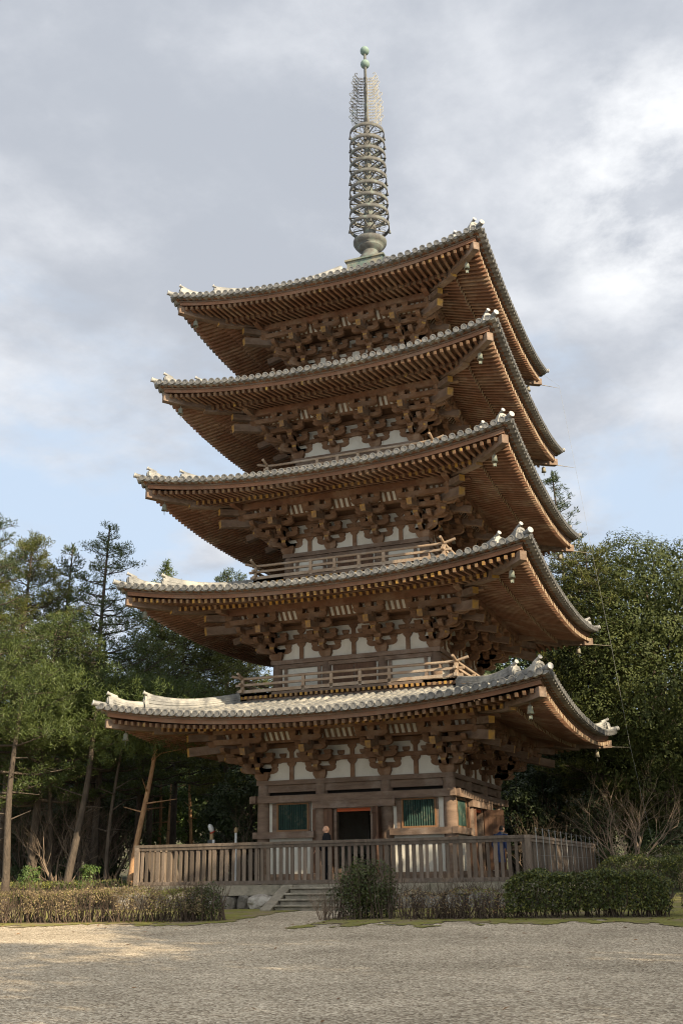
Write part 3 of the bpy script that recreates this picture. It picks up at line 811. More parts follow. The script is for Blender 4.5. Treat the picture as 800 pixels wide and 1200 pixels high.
lt = MB(); rl_ = random.Random(8)
for k in range(420):
    x = rl_.uniform(-14,20); y = rl_.uniform(-29,-11) if rl_.random() < .5 else hedge_y(x)-abs(rl_.gauss(0,.9)); a = rl_.uniform(0,6.28); l = rl_.uniform(.03,.07)
    c = Vector((x,y,gz(x,y)+.025)); u = Vector((math.cos(a),math.sin(a),rl_.uniform(-.1,.4)))*l; v_ = Vector((-math.sin(a),math.cos(a),rl_.uniform(-.2,.2)))*l*.4
    lt.add([c-u, c+v_+Vector((0,0,.01)), c+u, c-v_], [(0,1,2,3)], 0)
tag(lt.build('fallen_leaves', [M['deadleaf']]), kind='stuff')
# ------------------------------------------------------------------ stone platform, stairs, fence
PH = 6.95
pl = MB(); pl.box((-PH+.35,-PH+.35,.1),(PH-.35,PH-.35,1.045), 0)
platform = tag(pl.build('stone_platform', [M['stone']]), 'low stone platform with a kerb of long pale slabs under the pagoda', 'platform')
rk = random.Random(11)
kb = []
for k in range(4):
    x = -PH
    while x < PH-.05:
        L_ = min(rk.uniform(1.2,2.4), PH-x)
        if PH-(x+L_) < .7: L_ = PH-x
        mb = MB(); z1 = 1.04+rk.uniform(-.012,.012)
        ax0 = x if x > -PH+.01 else x+.42*(k % 2)
        ax1 = x+L_-.015 if x+L_ < PH-.01 else x+L_-.42*(k % 2)
        vs = [P4(ax0,PH,z1-.29,k),P4(ax1,PH,z1-.29,k),P4(ax1,PH,z1,k),P4(ax0,PH,z1,k),P4(ax0,PH-.4,z1-.29,k),P4(ax1,PH-.4,z1-.29,k),P4(ax1,PH-.4,z1,k),P4(ax0,PH-.4,z1,k)]
        mb.add(vs, [(0,1,2,3),(5,4,7,6),(3,2,6,7),(0,4,5,1),(1,5,6,2),(0,3,7,4)], 0)
        mb.build('kerb_slab', [M['stone']], platform)
        x += L_
def rock(mb, c, rx, ry, rz_, seed, mi=0):
    bm = bmesh.new(); bmesh.ops.create_icosphere(bm, subdivisions=3, radius=1)
    vs = []
    for v in bm.verts:
        n = v.co.normalized(); f = 1+.28*noise.noise(n*1.3+Vector((seed*7.1,0,0)))+.12*noise.noise(n*3.4+Vector((0,seed*3.3,0)))
        q_ = Vector((math.copysign(abs(n.x)**.75,n.x), math.copysign(abs(n.y)**.75,n.y), math.copysign(abs(n.z)**.75,n.z)))
        vs.append((c[0]+q_.x*rx*f, c[1]+q_.y*ry*f, c[2]+q_.z*rz_*f))
    fs = [tuple(v.index for v in f.verts) for f in bm.faces]
    bm.free(); mb.add(vs, fs, mi, False)
for k in (0,1):
    x = -PH+.2; j = 0
    while x < PH-.2:
        r_ = rk.uniform(.24,.50)
        if k == 0 and -1.25 < x+r_ < 2.2: x += .3; continue
        mb = MB(); white = (k == 0 and abs(x+r_+1.75) < .45)
        rock(mb, P4(x+r_, PH-.22, .52, k), (r_*1.06 if k == 0 else .3), (.3 if k == 0 else r_*1.06), .30, j+k*50)
        mb.build('boulder', [M['boulder']], platform); x += 2*r_; j += 1
wb = MB(); rock(wb, (0,0,0), .44, .26, .21, 77)
tag(wb.build('boulder', [M['boulder_white']], None, (-1.62,-7.05,.56)), 'large whitish boulder set in the platform wall beside the stairs', 'boulder')
st = thing('stone_stairs', 'short flight of worn stone steps with a sloping side slab leading up to the fence', 'stairs', (.5,-PH,.35))
for j in range(4):
    mb = MB(); zt = .165*(j+1)-.012*j; mb.box((-1.12,-1.40+.36*j,-.12),(1.42,-1.45+.36*j+.40,zt-.055), 0); mb.box((-1.13,-1.47+.36*j,zt-.053),(1.43,-1.45+.36*j+.42,zt), 0)
    o = mb.build('step', [M['stone']], st)
    bv = o.modifiers.new('edge', 'BEVEL'); bv.width = .02; bv.segments = 2
for sx in (-1.32, 1.62):
    mb = MB(); mb.prism([(-1.62,-.1),(-1.62,.06),(-.02,.70),(.05,.70),(.05,-.1)], lambda a,h,sx=sx: (sx+.17,a,h), lambda a,h,sx=sx: (sx-.17,a,h), 0)
    o = mb.build('side_slab', [M['stone']], st); bv = o.modifiers.new('edge', 'BEVEL'); bv.width = .02; bv.segments = 2

F = 6.38; fz = 1.055; ftop = 2.31
npk = 62
pk = MB(); pk.box((-.058,-.022,0),(.058,.022,1.09), 0)
pkm = pk.mesh('picket', [M['fence']])
pk2 = MB(); pk2.box((-.045,-.022,0),(.045,.022,1.09), 0); pk2m = pk2.mesh('picket', [M['fence']])
fo = random.Random(5)
flabels = ['long wooden picket fence across the front of the pagoda behind the hedges','wooden picket fence running back along the right side of the platform','wooden picket fence behind the pagoda along the rear of the platform','wooden picket fence running back along the left side of the platform']
for k in (0,1,2,3):
    f_ = thing('picket_fence', flabels[k], 'fence', (0,0,fz), k*PI/2, 'fences round the platform')
    mb = MB(); mb.box((-F-.10,-F-.075,1.17),(F-.08,-F+.075,1.255), 0); mb.build('top_rail', [M['fence']], f_)
    mb = MB(); mb.box((-F,-F-.05,1.075),(F-.12,-F+.05,1.165), 0); mb.build('upper_rail', [M['fence']], f_)
    mb = MB(); mb.box((-F-.06,-F-.06,.012),(F-.10,-F+.06,.12), 0); mb.build('bottom_rail', [M['fence']], f_)
    mb = MB(); mb.box((-.08,-.08,0),(.08,.08,1.165), 0); pm_ = mb.mesh('post', [M['fence']])
    for s in (-F, -F/3, F/3): link('fence_post', pm_, f_, (s,-F+(.10 if s > -F else 0),.005))
    if k < 2 or k == 3:
        for j in range(npk):
            s = -F+.16+(2*F-.30)*j/(npk-1)
            o = link('picket', pkm if fo.random() < .6 else pk2m, f_, (s+fo.uniform(-.02,.02),-F+fo.uniform(-.006,.006),.0)); o.rotation_euler = (0,fo.uniform(-.014,.014),fo.uniform(-.05,.05))
            o.location.z = .09
# thin stakes and wires outside the right fence
wf_ = thing('wire_fence', 'thin pale metal stakes strung with wires outside the right picket fence', 'wire fence', (0,0,1.0))
for j in range(13):
    mb = MB(); mb.tube([(0,0,-.2),(0,0,1.50)], .011, 5, 0); mb.build('stake', [M['wire']], wf_, (F+.28,-F-.2+1.02*j,0))
for zz in (1.47,.75):
    mb = MB(); mb.tube([(F+.28,-F-.2,zz),(F+.28,-F+12.04,zz)], .0025, 4, 0); mb.build('wire', [M['wire']], wf_)

# lamp post and white post standing inside the fence on the left
p = at(247.5,985,40.5)
lp = thing('lamp_post', 'pale wooden post topped by a white spotlight behind the left half of the fence', 'lamp post', (p.x,p.y,1.0))
mb = MB(); mb.tube([(0,0,0),(0,0,1.15),(.03,0,1.9)], [.085,.075,.07], 10, 0); mb.build('post', [M['pale_wood']], lp)
mb = MB(); mb.lathe([(.05,0),(.10,.02),(.13,.14),(.12,.30),(.07,.38),(.02,.40)], n=12); o = mb.build('lamp_head', [M['white_paint']], lp, (.06,-.02,1.86)); o.rotation_euler = (R(20),R(-18),0)
mb = MB(); mb.lathe([(.04,0),(.135,.005),(.135,.05),(.04,.055)], n=12); o = mb.build('lamp_rim', [M['red_paint']], lp, (.07,-.02,1.83)); o.rotation_euler = (R(20),R(-18),0)
mb = MB(); mb.cbox((0,0,0),(.14,.12,.12)); mb.build('junction_box', [M['iron']], lp, (.02,-.10,1.52))
mb = MB(); mb.cbox((0,0,0),(.10,.08,.12)); mb.build('socket', [M['white_paint']], lp, (.13,-.06,1.52))
p = at(276.5,985,40.0)
lp.children[1].scale = (.75,.75,.75); lp.children[2].scale = (.75,.75,.75)
wp = thing('white_post', 'slim white pole with a small round cap behind the left half of the fence', 'pole', (p.x,p.y,1.0))
mb = MB(); mb.tube([(0,0,0),(0,0,1.8)], .045, 10, 0); mb.build('pole', [M['white_paint']], wp)
mb = MB(); mb.lathe([(.05,0),(.075,.04),(.075,.13),(.03,.19),(.01,.2)], n=12); mb.build('cap', [M['pale_wood']], wp, (0,0,1.8))

# ------------------------------------------------------------------ people
def person(name, label, loc, rz, cloth, legs, bald, height=1.68, bend=0.0, arm_fwd=.25, hairm=None):
    root = thing(name, label, 'person', loc, rz); S = height/1.70
    J = {}; V = []; Rr = []; Ed = []
    def v(n, p, r, par=None):
        V.append(Vector(p)*S); Rr.append((r*S if not isinstance(r, tuple) else (r[0]*S, r[1]*S))); J[n] = len(V)-1
        if par is not None: Ed.append((J[par], J[n]))
    cb, sb_ = math.cos(bend), math.sin(bend)
    def up(x, y, z):      # bend the trunk forward (towards -y) about the hips
        dz = z-.92; return (x, y*cb - dz*sb_, .92 + dz*cb + y*sb_)
    v('pel', (0,0,.92), (.155,.12)); v('wa', up(0,0,1.08), (.135,.10), 'pel'); v('ch', up(0,.0,1.28), (.165,.115), 'wa'); v('nk0', up(0,.01,1.42), (.10,.085), 'ch'); v('nk', up(0,.0,1.50), .052, 'nk0')
    for sx in (-1,1):
        n = 'l' if sx < 0 else 'r'
        v(n+'h', (sx*.09,0,.84), .10, 'pel'); v(n+'k', (sx*.10,-.02,.48), .065, n+'h'); v(n+'c', (sx*.10,.01,.30), .058, n+'k'); v(n+'a', (sx*.105,.02,.08), .042, n+'c'); v(n+'f', (sx*.12,-.14,.035), .038, n+'a')
        v(n+'s', up(sx*.185,.01,1.40), .065, 'nk0'); v(n+'e', up(sx*.235,-.03+.02,1.12), .047, n+'s'); v(n+'w', up(sx*.20,-arm_fwd,.98), .034, n+'e'); v(n+'p', up(sx*.19,-arm_fwd-.08,.95), (.038,.022), n+'w')
    bm = bmesh.new(); ly = bm.verts.layers.skin.verify(); bv_ = [bm.verts.new(x) for x in V]
    for e_ in Ed: bm.edges.new((bv_[e_[0]], bv_[e_[1]]))
    for k, r in enumerate(Rr):
        bv_[k][ly].radius = r if isinstance(r, tuple) else (r, r)
    bv_[0][ly].use_root = True
    me = bpy.data.meshes.new('body'); bm.to_mesh(me); bm.free(); me.materials.append(legs)
    o = link('body', me, root)
    md = o.modifiers.new('skin', 'SKIN'); md.use_smooth_shade = True; o.modifiers.new('sub', 'SUBSURF').render_levels = 2
    # coat over the trunk and hips, closed at neckline, cuffs and hem
    def ringpts(c, rx, ry, n=18): return [(c[0]+rx*math.cos(2*PI*t/n), c[1]+ry*math.sin(2*PI*t/n), c[2]) for t in range(n)]
    mb = MB(); secs = [(.55,.20,.165),(.75,.195,.165),(.95,.19,.155),(1.08,.175,.14),(1.25,.20,.150),(1.38,.205,.13),(1.45,.13,.10),(1.50,.075,.07)]
    vs = []; fs = []
    for z_, rx, ry in secs: vs += [Vector(up(*p_)) * S if z_ > .92 else Vector(p_)*S for p_ in ringpts((0,0,z_), rx, ry)]
    for a in range(len(secs)-1): fs += [(a*18+t, a*18+(t+1)%18, (a+1)*18+(t+1)%18, (a+1)*18+t) for t in range(18)]
    mb.add(vs, fs, 0, True)
    for sx in (-1,1):
        mb.tube([Vector(up(sx*.17,.01,1.415))*S, Vector(up(sx*.215,0,1.26))*S, Vector(up(sx*.238,-.01,1.12))*S, Vector(up(sx*.215,-arm_fwd*.65,1.03))*S], [.085*S,.078*S,.072*S,.070*S], 10, 0)
    mb.build('coat', [cloth], root)
    # hands: palm, four curled fingers and a thumb
    for sx in (-1,1):
        hb_ = MB(); w0 = Vector(up(sx*.20,-arm_fwd,.98))*S; fwd = (Vector(up(sx*.19,-arm_fwd-.08,.95))*S-w0).normalized()
        lat = Vector((1,0,0)); nrm = fwd.cross(lat).normalized()
        hb_.tube([w0-fwd*.02*S, w0+fwd*.03*S, w0+fwd*.085*S], [.026*S,.036*S,.033*S], 8, 0)
        for q_, ln in ((-.026,.062),(-.009,.074),(.009,.07),(.025,.054)):
            b0 = w0+fwd*.08*S+lat*q_*S; hb_.tube([b0, b0+fwd*ln*.5*S-nrm*.006*S, b0+fwd*ln*.85*S-nrm*.025*S, b0+fwd*ln*.95*S-nrm*.04*S], [.0095*S,.009*S,.008*S,.006*S], 6, 0)
        b0 = w0+fwd*.03*S-lat*sx*.03*S; hb_.tube([b0, b0+fwd*.03*S-lat*sx*.022*S, b0+fwd*.06*S-lat*sx*.024*S-nrm*.01*S], [.013*S,.011*S,.008*S], 6, 0)
        hb_.build('hand', [M['skin']], root)
    # head with face
    bm = bmesh.new(); bmesh.ops.create_icosphere(bm, subdivisions=4, radius=1)
    vs = []
    for q_ in bm.verts:
        n = q_.co.copy(); x, y, z_ = n.x*.078, n.y*.098, n.z*.118
        if n.z < 0: x *= 1-.28*(-n.z)**1.5; y *= 1-.12*(-n.z)
        if n.y < 0:
            f = math.exp(-((n.x/.16)**2))*math.exp(-(((n.z+.12)/.20)**2)); y -= .024*f           # nose
            f = math.exp(-(((abs(n.x)-.36)/.17)**2))*math.exp(-(((n.z-.06)/.12)**2)); y += .012*f  # eye sockets
            f = math.exp(-((n.x/.34)**2))*math.exp(-(((n.z+.52)/.06)**2)); y += .006*f             # mouth line
            f = math.exp(-((n.x/.3)**2))*math.exp(-(((n.z+.85)/.2)**2)); y -= .010*f               # chin
        vs.append(Vector((x,y,z_)))
    fs = [tuple(w_.index for w_ in f.verts) for f in bm.faces]; bm.free()
    hd = MB(); hc = Vector(up(0,-.015,1.595)) if bend < .3 else Vector(up(0,-.01,1.60))
    hd.add([v_*S for v_ in vs], fs, 0, True)
    for sx in (-1,1):
        hd.lathe([(.002,-.03),(.016,-.02),(.019,.01),(.012,.03),(.002,.034)], (sx*.079*S,.004,-.005), 8, 0)
        hd.lathe([(.001,-.009),(.009,0),(.001,.009)], (sx*.028*S,-.083*S,.008*S), 8, 1)
    hd.tube([(0,0,-.18*S),(0,.0,-.06*S)], [.055*S,.05*S], 10, 0)
    head = hd.build('head', [M['skin'], M['hair']], root, hc*S); head.rotation_euler = (bend*.6,0,0)
    if hairm is not None:
        hr_ = MB(); hv = [v_*S*1.05+Vector((0,.004,.004)) for v_ in vs]
        keep = [f for f in fs if all((vs[j].z > .045 or vs[j].y > .02) and vs[j].z > -.06 for j in f)]
        hr_.add(hv, keep, 0, True); hr_.build('hair', [hairm], head)
    return root
p = at(383,1034,31.6)
person('person', 'bald person in a black robe standing just behind the fence left of the doorway', (-.05, -5.72, 1.05), R(-55), M['robe'], M['robe'], True, 1.70)
p = at(586,1028,40)
person('person', 'person in a dark blue jacket stooping behind the right end of the front fence', (4.65,-2.55,1.05), R(160), M['blue_cloth'], M['grey_cloth'], False, 1.72, .35, .15, M['hair'])
# ------------------------------------------------------------------ vegetation
class Leaf(MB):
    def card(s, p, n, up, ln, wd, mi=0):
        """a small folded leaf: two triangles along its midrib"""
        n = n.normalized(); a = (up - n*up.dot(n))
        if a.length < 1e-5: a = n.orthogonal()
        a.normalize(); b = n.cross(a)
        k = len(s.v)
        q0 = p; q1 = p+a*ln*.55+b*wd*.5+n*wd*.12; q2 = p+a*ln; q3 = p+a*ln*.55-b*wd*.5+n*wd*.12
        s.v += [(q0.x,q0.y,q0.z),(q1.x,q1.y,q1.z),(q2.x,q2.y,q2.z),(q3.x,q3.y,q3.z)]
        s.f.append((k,k+1,k+2,k+3)); s.m.append(mi); s.sm.append(False)
    def needle(s, p, d, wd, mi=0):
        k = len(s.v); b = d.cross(Vector((rng.uniform(-1,1),rng.uniform(-1,1),rng.uniform(-1,1))))
        if b.length < 1e-6: return
        b = b.normalized()*wd; q = p+d; h = p+d*.5
        s.v += [(p.x,p.y,p.z),(h.x+b.x,h.y+b.y,h.z+b.z),(q.x,q.y,q.z),(h.x-b.x,h.y-b.y,h.z-b.z)]
        s.f.append((k,k+1,k+2,k+3)); s.m.append(mi); s.sm.append(False)
def rv(r): 
    while True:
        v = Vector((r.uniform(-1,1),r.uniform(-1,1),r.uniform(-1,1)))
        if .05 < v.length < 1: return v.normalized()

def pine_meshes(H, h0, Rm, seed, dens=1.0, lean=0.0, tuft=.34, shape='cone', mats=('pine','bark'), r0=.22):
    """trunk and crown meshes of a pine of height H with needles from h0 upwards"""
    r = random.Random(seed); T = MB(); C = Leaf()
    la = r.uniform(0,6.28); lx, ly = lean*math.cos(la), lean*math.sin(la)
    def axis(h):
        t = h/H; return Vector((lx*t*H + .12*math.sin(t*5+seed)*H*.04, ly*t*H + .12*math.cos(t*4+seed)*H*.04, h))
    hs = [H*k/14 for k in range(15)]
    T.tube([axis(h) for h in hs], [r0*(1-.93*(h/H))**.8*(1.25 if h < .3 else 1)+.012 for h in hs], 9, 0)
    h = h0
    # stubs below the crown
    for k in range(7):
        hh = r.uniform(h0*.35, h0); a = r.uniform(0,6.28); T.tube([axis(hh), axis(hh)+Vector((math.cos(a)*.5,math.sin(a)*.5,.12))], [.03,.01], 4, 0)
    while h < H-.15:
        t = (h-h0)/(H-h0)
        if shape == 'cone': L = Rm*(.30+.70*min(1,t/.22))*(1-t)**.75+.25
        elif shape == 'tall': L = Rm*(.55+.45*math.sin(min(1,t*1.6)*PI/2))*(1-t)**.6+.2
        else: L = Rm*math.sin(PI*min(1,(.12+t*.88)))**.6+.25
        nb = 4+int(r.random()*3); a0 = r.uniform(0,6.28)
        for k in range(nb):
            if r.random() < .16: continue
            a = a0+2*PI*k/nb+r.uniform(-.35,.35); l = L*r.uniform(.62,1.18)
            p0 = axis(h+r.uniform(-.2,.2)); rise = (.42*t+.02)*l+r.uniform(-.12,.12)*l
            tip = p0+Vector((math.cos(a)*l, math.sin(a)*l, rise))
            midp = (p0+tip)/2+Vector((0,0,-.07*l))
            T.tube([p0, midp, tip], [.05*(1-t)+.018,.03*(1-t)+.012,.008], 4, 0, cap=False)
            nt_ = max(3, int(l*7.0*dens))
            for q in range(nt_):
                f = (.30+.70*(q+r.random())/nt_) if l > .6 else r.uniform(.2,1)
                base = p0.lerp(midp, f*2) if f < .5 else midp.lerp(tip, f*2-1)
                sp = .40*l*(1-.55*f)
                ctr = base+Vector((r.uniform(-1,1)*sp, r.uniform(-1,1)*sp, r.uniform(-.05,.28)*min(sp,.7)+.06))
                if r.random() < .5: T.tube([base, ctr], [.012,.006], 3, 0, cap=False)
                dirm = (ctr-base).normalized() if (ctr-base).length > .05 else Vector((0,0,1))
                for w_ in range(int(20+8*(.27/tuft-1)*2)):
                    d = (rv(r)+dirm*.45+Vector((math.cos(a)*.25,math.sin(a)*.25,.45))).normalized()*tuft*r.uniform(.5,1.0)
                    C.needle(ctr+rv(r)*.13, d, tuft*.072*r.uniform(.8,1.3))
        h += r.uniform(.38,.62)*(1.15-.35*t)/max(.8,dens**.5)
    for w_ in range(26): C.needle(axis(H)-Vector((0,0,r.uniform(0,.4))), (rv(r)*.5+Vector((0,0,.8)))*tuft, .03)
    return T.mesh('trunk', [M[mats[1]]]), C.mesh('crown', [M[mats[0]]])

def broad_meshes(H, h0, Rx, seed, nl=60, per=150, leaf=.20, mats=('broad','bark'), r0=.35, rl=(.16,.27), top=1.0):
    r = random.Random(seed); T = MB(); C = Leaf()
    T.tube([(0,0,0),(.1,0,h0*.5),(0,.1,h0),(.1,.1,(h0+H)/2),(0,0,H*.88)], [r0*1.2,r0,r0*.85,r0*.5,r0*.12], 9, 0)
    c = Vector((0,0,(H+h0)/2)); rz_ = (H-h0)/2
    for k in range(nl):
        d = rv(r); 
        if d.z < -.35 and r.random() < .5: d.z = -d.z
        f = r.uniform(.25,1.0)**.6; lr = Rx*r.uniform(*rl)
        p = c+Vector((d.x*(Rx-lr)*f, d.y*(Rx-lr)*f, d.z*(rz_-lr*.8)*f))
        f_ = r.uniform(.25,.8); q0 = Vector((0,0,h0+(p.z-h0)*.45)) if p.z > h0 else Vector((0,0,h0))
        if k % (1+nl//40) == 0: T.tube([q0, (q0+p)/2+rv(r)*.3*(p-q0).length*.3, p], [r0*.28,r0*.16,r0*.04], 5, 0, cap=False)
        for j in range(int(per*r.uniform(.7,1.3))):
            n = (rv(r)+Vector((0,0,.25))).normalized(); rad = lr*(r.uniform(.45,1.0)**.5)*(1+.35*noise.noise(n*2.2+p))
            q = p+Vector((n.x*rad, n.y*rad, n.z*rad*.78))
            nn_ = (n*1.3+rv(r)*.6+Vector((0,0,.3)))
            C.card(q, nn_, rv(r)+n*.5+Vector((0,0,-.4)), leaf*r.uniform(.7,1.25), leaf*.52*r.uniform(.8,1.2))
    return T.mesh('trunk', [M[mats[1]]]), C.mesh('crown', [M[mats[0]]])

def dome_meshes(H, h0, Rx, seed, n1, per, leaf, mats=('broad','bark'), r0=.4, lr=(1.0,1.6)):
    """a dense round crown: lobes spread evenly over a dome, with a full inside"""
    r = random.Random(seed); T = MB(); C = Leaf(); c = Vector((0,0,h0+(H-h0)*.46)); rz_ = H-c.z; rb = c.z-h0
    T.tube([(0,0,-.1),(.15,0,h0),(0,.2,c.z),(0,0,H*.85)], [r0*1.3,r0,r0*.7,r0*.15], 10, 0)
    for k in range(n1):
        zz = 1-2*(k+.5)/n1; ph = k*2.39996; q = math.sqrt(1-zz*zz)
        d = Vector((q*math.cos(ph), q*math.sin(ph), zz)); f = r.uniform(.86,1.0)*(1+.10*noise.noise(d*2.1+Vector((seed,0,0)))); l_ = r.uniform(*lr)
        p = c+Vector((d.x*(Rx-l_*.8)*f, d.y*(Rx-l_*.8)*f, d.z*((rz_ if d.z > 0 else rb)-l_*.7)*f))
        if k % 6 == 0: T.tube([(0,0,c.z*.8), (Vector((0,0,c.z))+p)/2, p], [r0*.3,r0*.15,.03], 5, 0, cap=False)
        for j in range(int(per*l_*l_)):
            n = (rv(r)+d*.55).normalized(); g = noise.noise(n*2.6+p); rad = l_*(r.uniform(.55,1.0)**.5)*(1+.30*g)
            C.card(p+Vector((n.x*rad,n.y*rad,n.z*rad*.8)), n*1.5+rv(r)*.55+Vector((0,0,.3)), rv(r)+n*.3+Vector((0,0,-.3)), leaf*r.uniform(.7,1.3), leaf*.5*r.uniform(.8,1.2))
    for j in range(int(n1*per*.35)):      # inside leaves, so that the crown is not hollow
        d = rv(r)*r.uniform(.35,.85); C.card(c+Vector((d.x*Rx,d.y*Rx,d.z*(rz_ if d.z > 0 else rb))), rv(r), rv(r), leaf*2, leaf*1.3)
    return T.mesh('trunk', [M[mats[1]]]), C.mesh('crown', [M[mats[0]]])
def place(name, meshes, label, cat, loc, rz=0, sc=1, group=None):
    o = thing(name, label, cat, loc, rz, group); o.scale = (sc,sc,sc)
    link('trunk', meshes[0], o); link('crown', meshes[1], o)
    return o
def spot(px, D):
    p = at(px, 1025, D); return Vector((p.x, p.y, gz(p.x,p.y)-.05))
def topz(px, py, D): return at(px, py, D).z
def under(px, py, D):
    p = at(px, py, D); return Vector((p.x, p.y, gz(p.x,p.y)-.05))

# pines on the left: (px of the trunk, py of the top, distance, crown start as part of the height, radius, density, shape, kind, label)
LP = [
 (126, 612, 47, .40, 2.9, 1.0, 'cone', 'pine', 'tall pointed pine whose tip is the highest left of the pagoda roofs'),
 (82, 630, 51, .42, 2.0, .62, 'cone', 'pine_blue', 'slender sparse pine with sky showing between its branches'),
 (32, 625, 46, .34, 3.7, 1.7, 'tall', 'pine_yellow', 'dense yellow tipped conifer near the left edge of the picture'),
 (-12, 585, 42, .35, 3.4, .9, 'cone', 'pine_blue', 'tall pine at the left edge with only its branch tips in view'),
 (188, 655, 60, .35, 2.6, .9, 'cone', 'pine', 'pine whose tip shows above the second roof at its left corner'),
 (213, 700, 54, .36, 3.4, 1.2, 'round', 'pine_yellow', 'light green bushy pine behind the left corner of the lowest roof'),
 (270, 735, 57, .36, 3.4, 1.2, 'round', 'pine_yellow', 'light green pine partly hidden behind the second storey balcony'),
 (270, 668, 66, .4, 2.6, .8, 'round', 'pine_blue', 'far pine with its tip just over the second roof near the balcony'),
 (60, 725, 42, .36, 3.2, 1.1, 'round', 'pine', 'dark low crowned pine in front of the slender sparse pine'),
 (128, 745, 43, .38, 3.3, 1.1, 'round', 'pine', 'dark broad pine standing in front of the tall pointed pine'),
 (8, 740, 40, .36, 3.0, 1.1, 'round', 'pine', 'dark pine at the left edge behind the dry hedge'),
 (170, 770, 48, .40, 3.0, 1.1, 'round', 'pine', 'pine with a drooping dark crown left of the lowest roof corner'),
]
for k, (px, py, D_, f0, rad, dens, shp, kd, lab) in enumerate(LP):
    p = under(px, py, D_); H = topz(px, py, D_)-p.z-.3
    ms = pine_meshes(H, H*f0, rad, 20+k, dens, .02, .27 if D_ > 50 else .20, shp, (kd,'bark'), .17 if k != 1 else .12)
    place('pine_tree', ms, lab, 'pine tree', p, .7*k, 1, 'pines left of the pagoda')
# bare pine trunks in front of the dark wood: (base px, D, lean px, height, material, label)
def trunk_tree(px0, px1, D_, H, r0, mt, lab, seed, cr=True):
    p = spot(px0, D_); q = at(px1, 880, D_); T = MB(); dx = (q-p); dx.z = 0; dx = dx*(1/max(1,(q.z-p.z)))
    r = random.Random(seed)
    hs = [H*k/10 for k in range(11)]; r0 *= .60
    T.tube([Vector((dx.x*h+.06*math.sin(h*.9+seed), dx.y*h+.06*math.cos(h*.8+seed), h)) for h in hs], [r0*(1-.6*h/H)*(1.2 if h == 0 else 1) for h in hs], 10, 0)
    for k in range(9):
        h = r.uniform(H*.3,H); a = r.uniform(0,6.28); b0 = Vector((dx.x*h,dx.y*h,h)); l = r.uniform(.4,1.3)
        T.tube([b0, b0+Vector((math.cos(a)*l,math.sin(a)*l,r.uniform(-.1,.4)))], [.035,.01], 4, 0)
    C = Leaf()
    for k in range(330):
        h = H+r.uniform(-1.6,1.1); a = r.uniform(0,6.28); l = r.uniform(.2,2.6); c = Vector((dx.x*h+math.cos(a)*l, dx.y*h+math.sin(a)*l, h-.12*l*l*.5))
        for w_ in range(34): C.needle(c+rv(r)*.16, (rv(r)+Vector((0,0,.4)))*.16, .012)
    place('pine_tree', (T.mesh('trunk', [M[mt]]), C.mesh('crown', [M['pine']])), lab, 'pine tree', p, 0, 1, 'bare stemmed pines in the wood')
trunk_tree(152, 180, 39.5, 6.6, .21, 'bark_red', 'leaning orange barked pine trunk just left of the fence', 3)
trunk_tree(78, 107, 40, 7.2, .26, 'bark', 'thick leaning grey pine trunk left of the orange barked one', 4)
trunk_tree(96, 88, 43, 7.5, .15, 'bark', 'thin upright pine trunk crossing behind the thick leaning one', 5)
trunk_tree(59, 61, 42, 7.5, .17, 'bark', 'straight slim grey pine trunk in the bare bushes', 6)
trunk_tree(6, 18, 39, 7.3, .24, 'bark', 'grey pine trunk standing at the left edge of the picture', 7)
trunk_tree(122, 141, 41, 7.0, .14, 'bark', 'slim grey leaning pine trunk between the thick one and the orange one', 8)
trunk_tree(198, 201, 60, 10.2, .20, 'bark_red', 'slim reddish pine trunk before the glossy bush, rightmost of its trio', 9)
trunk_tree(187, 188, 61, 10.2, .17, 'bark_red', 'slim reddish pine trunk before the glossy bush, middle one of its trio', 10)
trunk_tree(172, 179, 60, 10.2, .18, 'bark_red', 'slim reddish pine trunk of the trio nearest the leaning orange one', 11)
trunk_tree(222, 224, 61, 9.6, .18, 'bark_red', 'reddish pine trunk rising left of the lamp post', 12)

# the right side: one round evergreen, pines between it and the roofs
p = under(757, 700, 52); H = topz(750, 612, 52)-p.z
place('evergreen_tree', dome_meshes(H-.3, 1.0, 6.3, 41, 150, 380, .135, lr=(.95,1.65)), 'big round evergreen tree with glossy leaves right of the pagoda', 'tree', p, .4)
p = under(655, 600, 58); H = topz(655, 556, 58)-p.z
place('pine_tree', pine_meshes(H, H*.25, 2.3, 61, .75, .01, .28, 'tall', ('pine_blue','bark'), .2), 'slender pine rising behind the right roof corners into the sky', 'pine tree', p, 0)
p = under(682, 690, 50); H = topz(690, 640, 50)-p.z
place('pine_tree', pine_meshes(H, H*.18, 2.7, 62, 1.15, .02, .28, 'round', ('pine_yellow','bark'), .2), 'yellow green pine between the right roof corners and the round evergreen', 'pine tree', p, 1)
p = under(640, 740, 56); H = topz(640, 690, 56)-p.z
place('pine_tree', pine_meshes(H, H*.15, 2.8, 63, 1.0, .02, .28, 'round', ('pine','bark'), .2), 'green pine behind the lowest right roof corner', 'pine tree', p, 2)

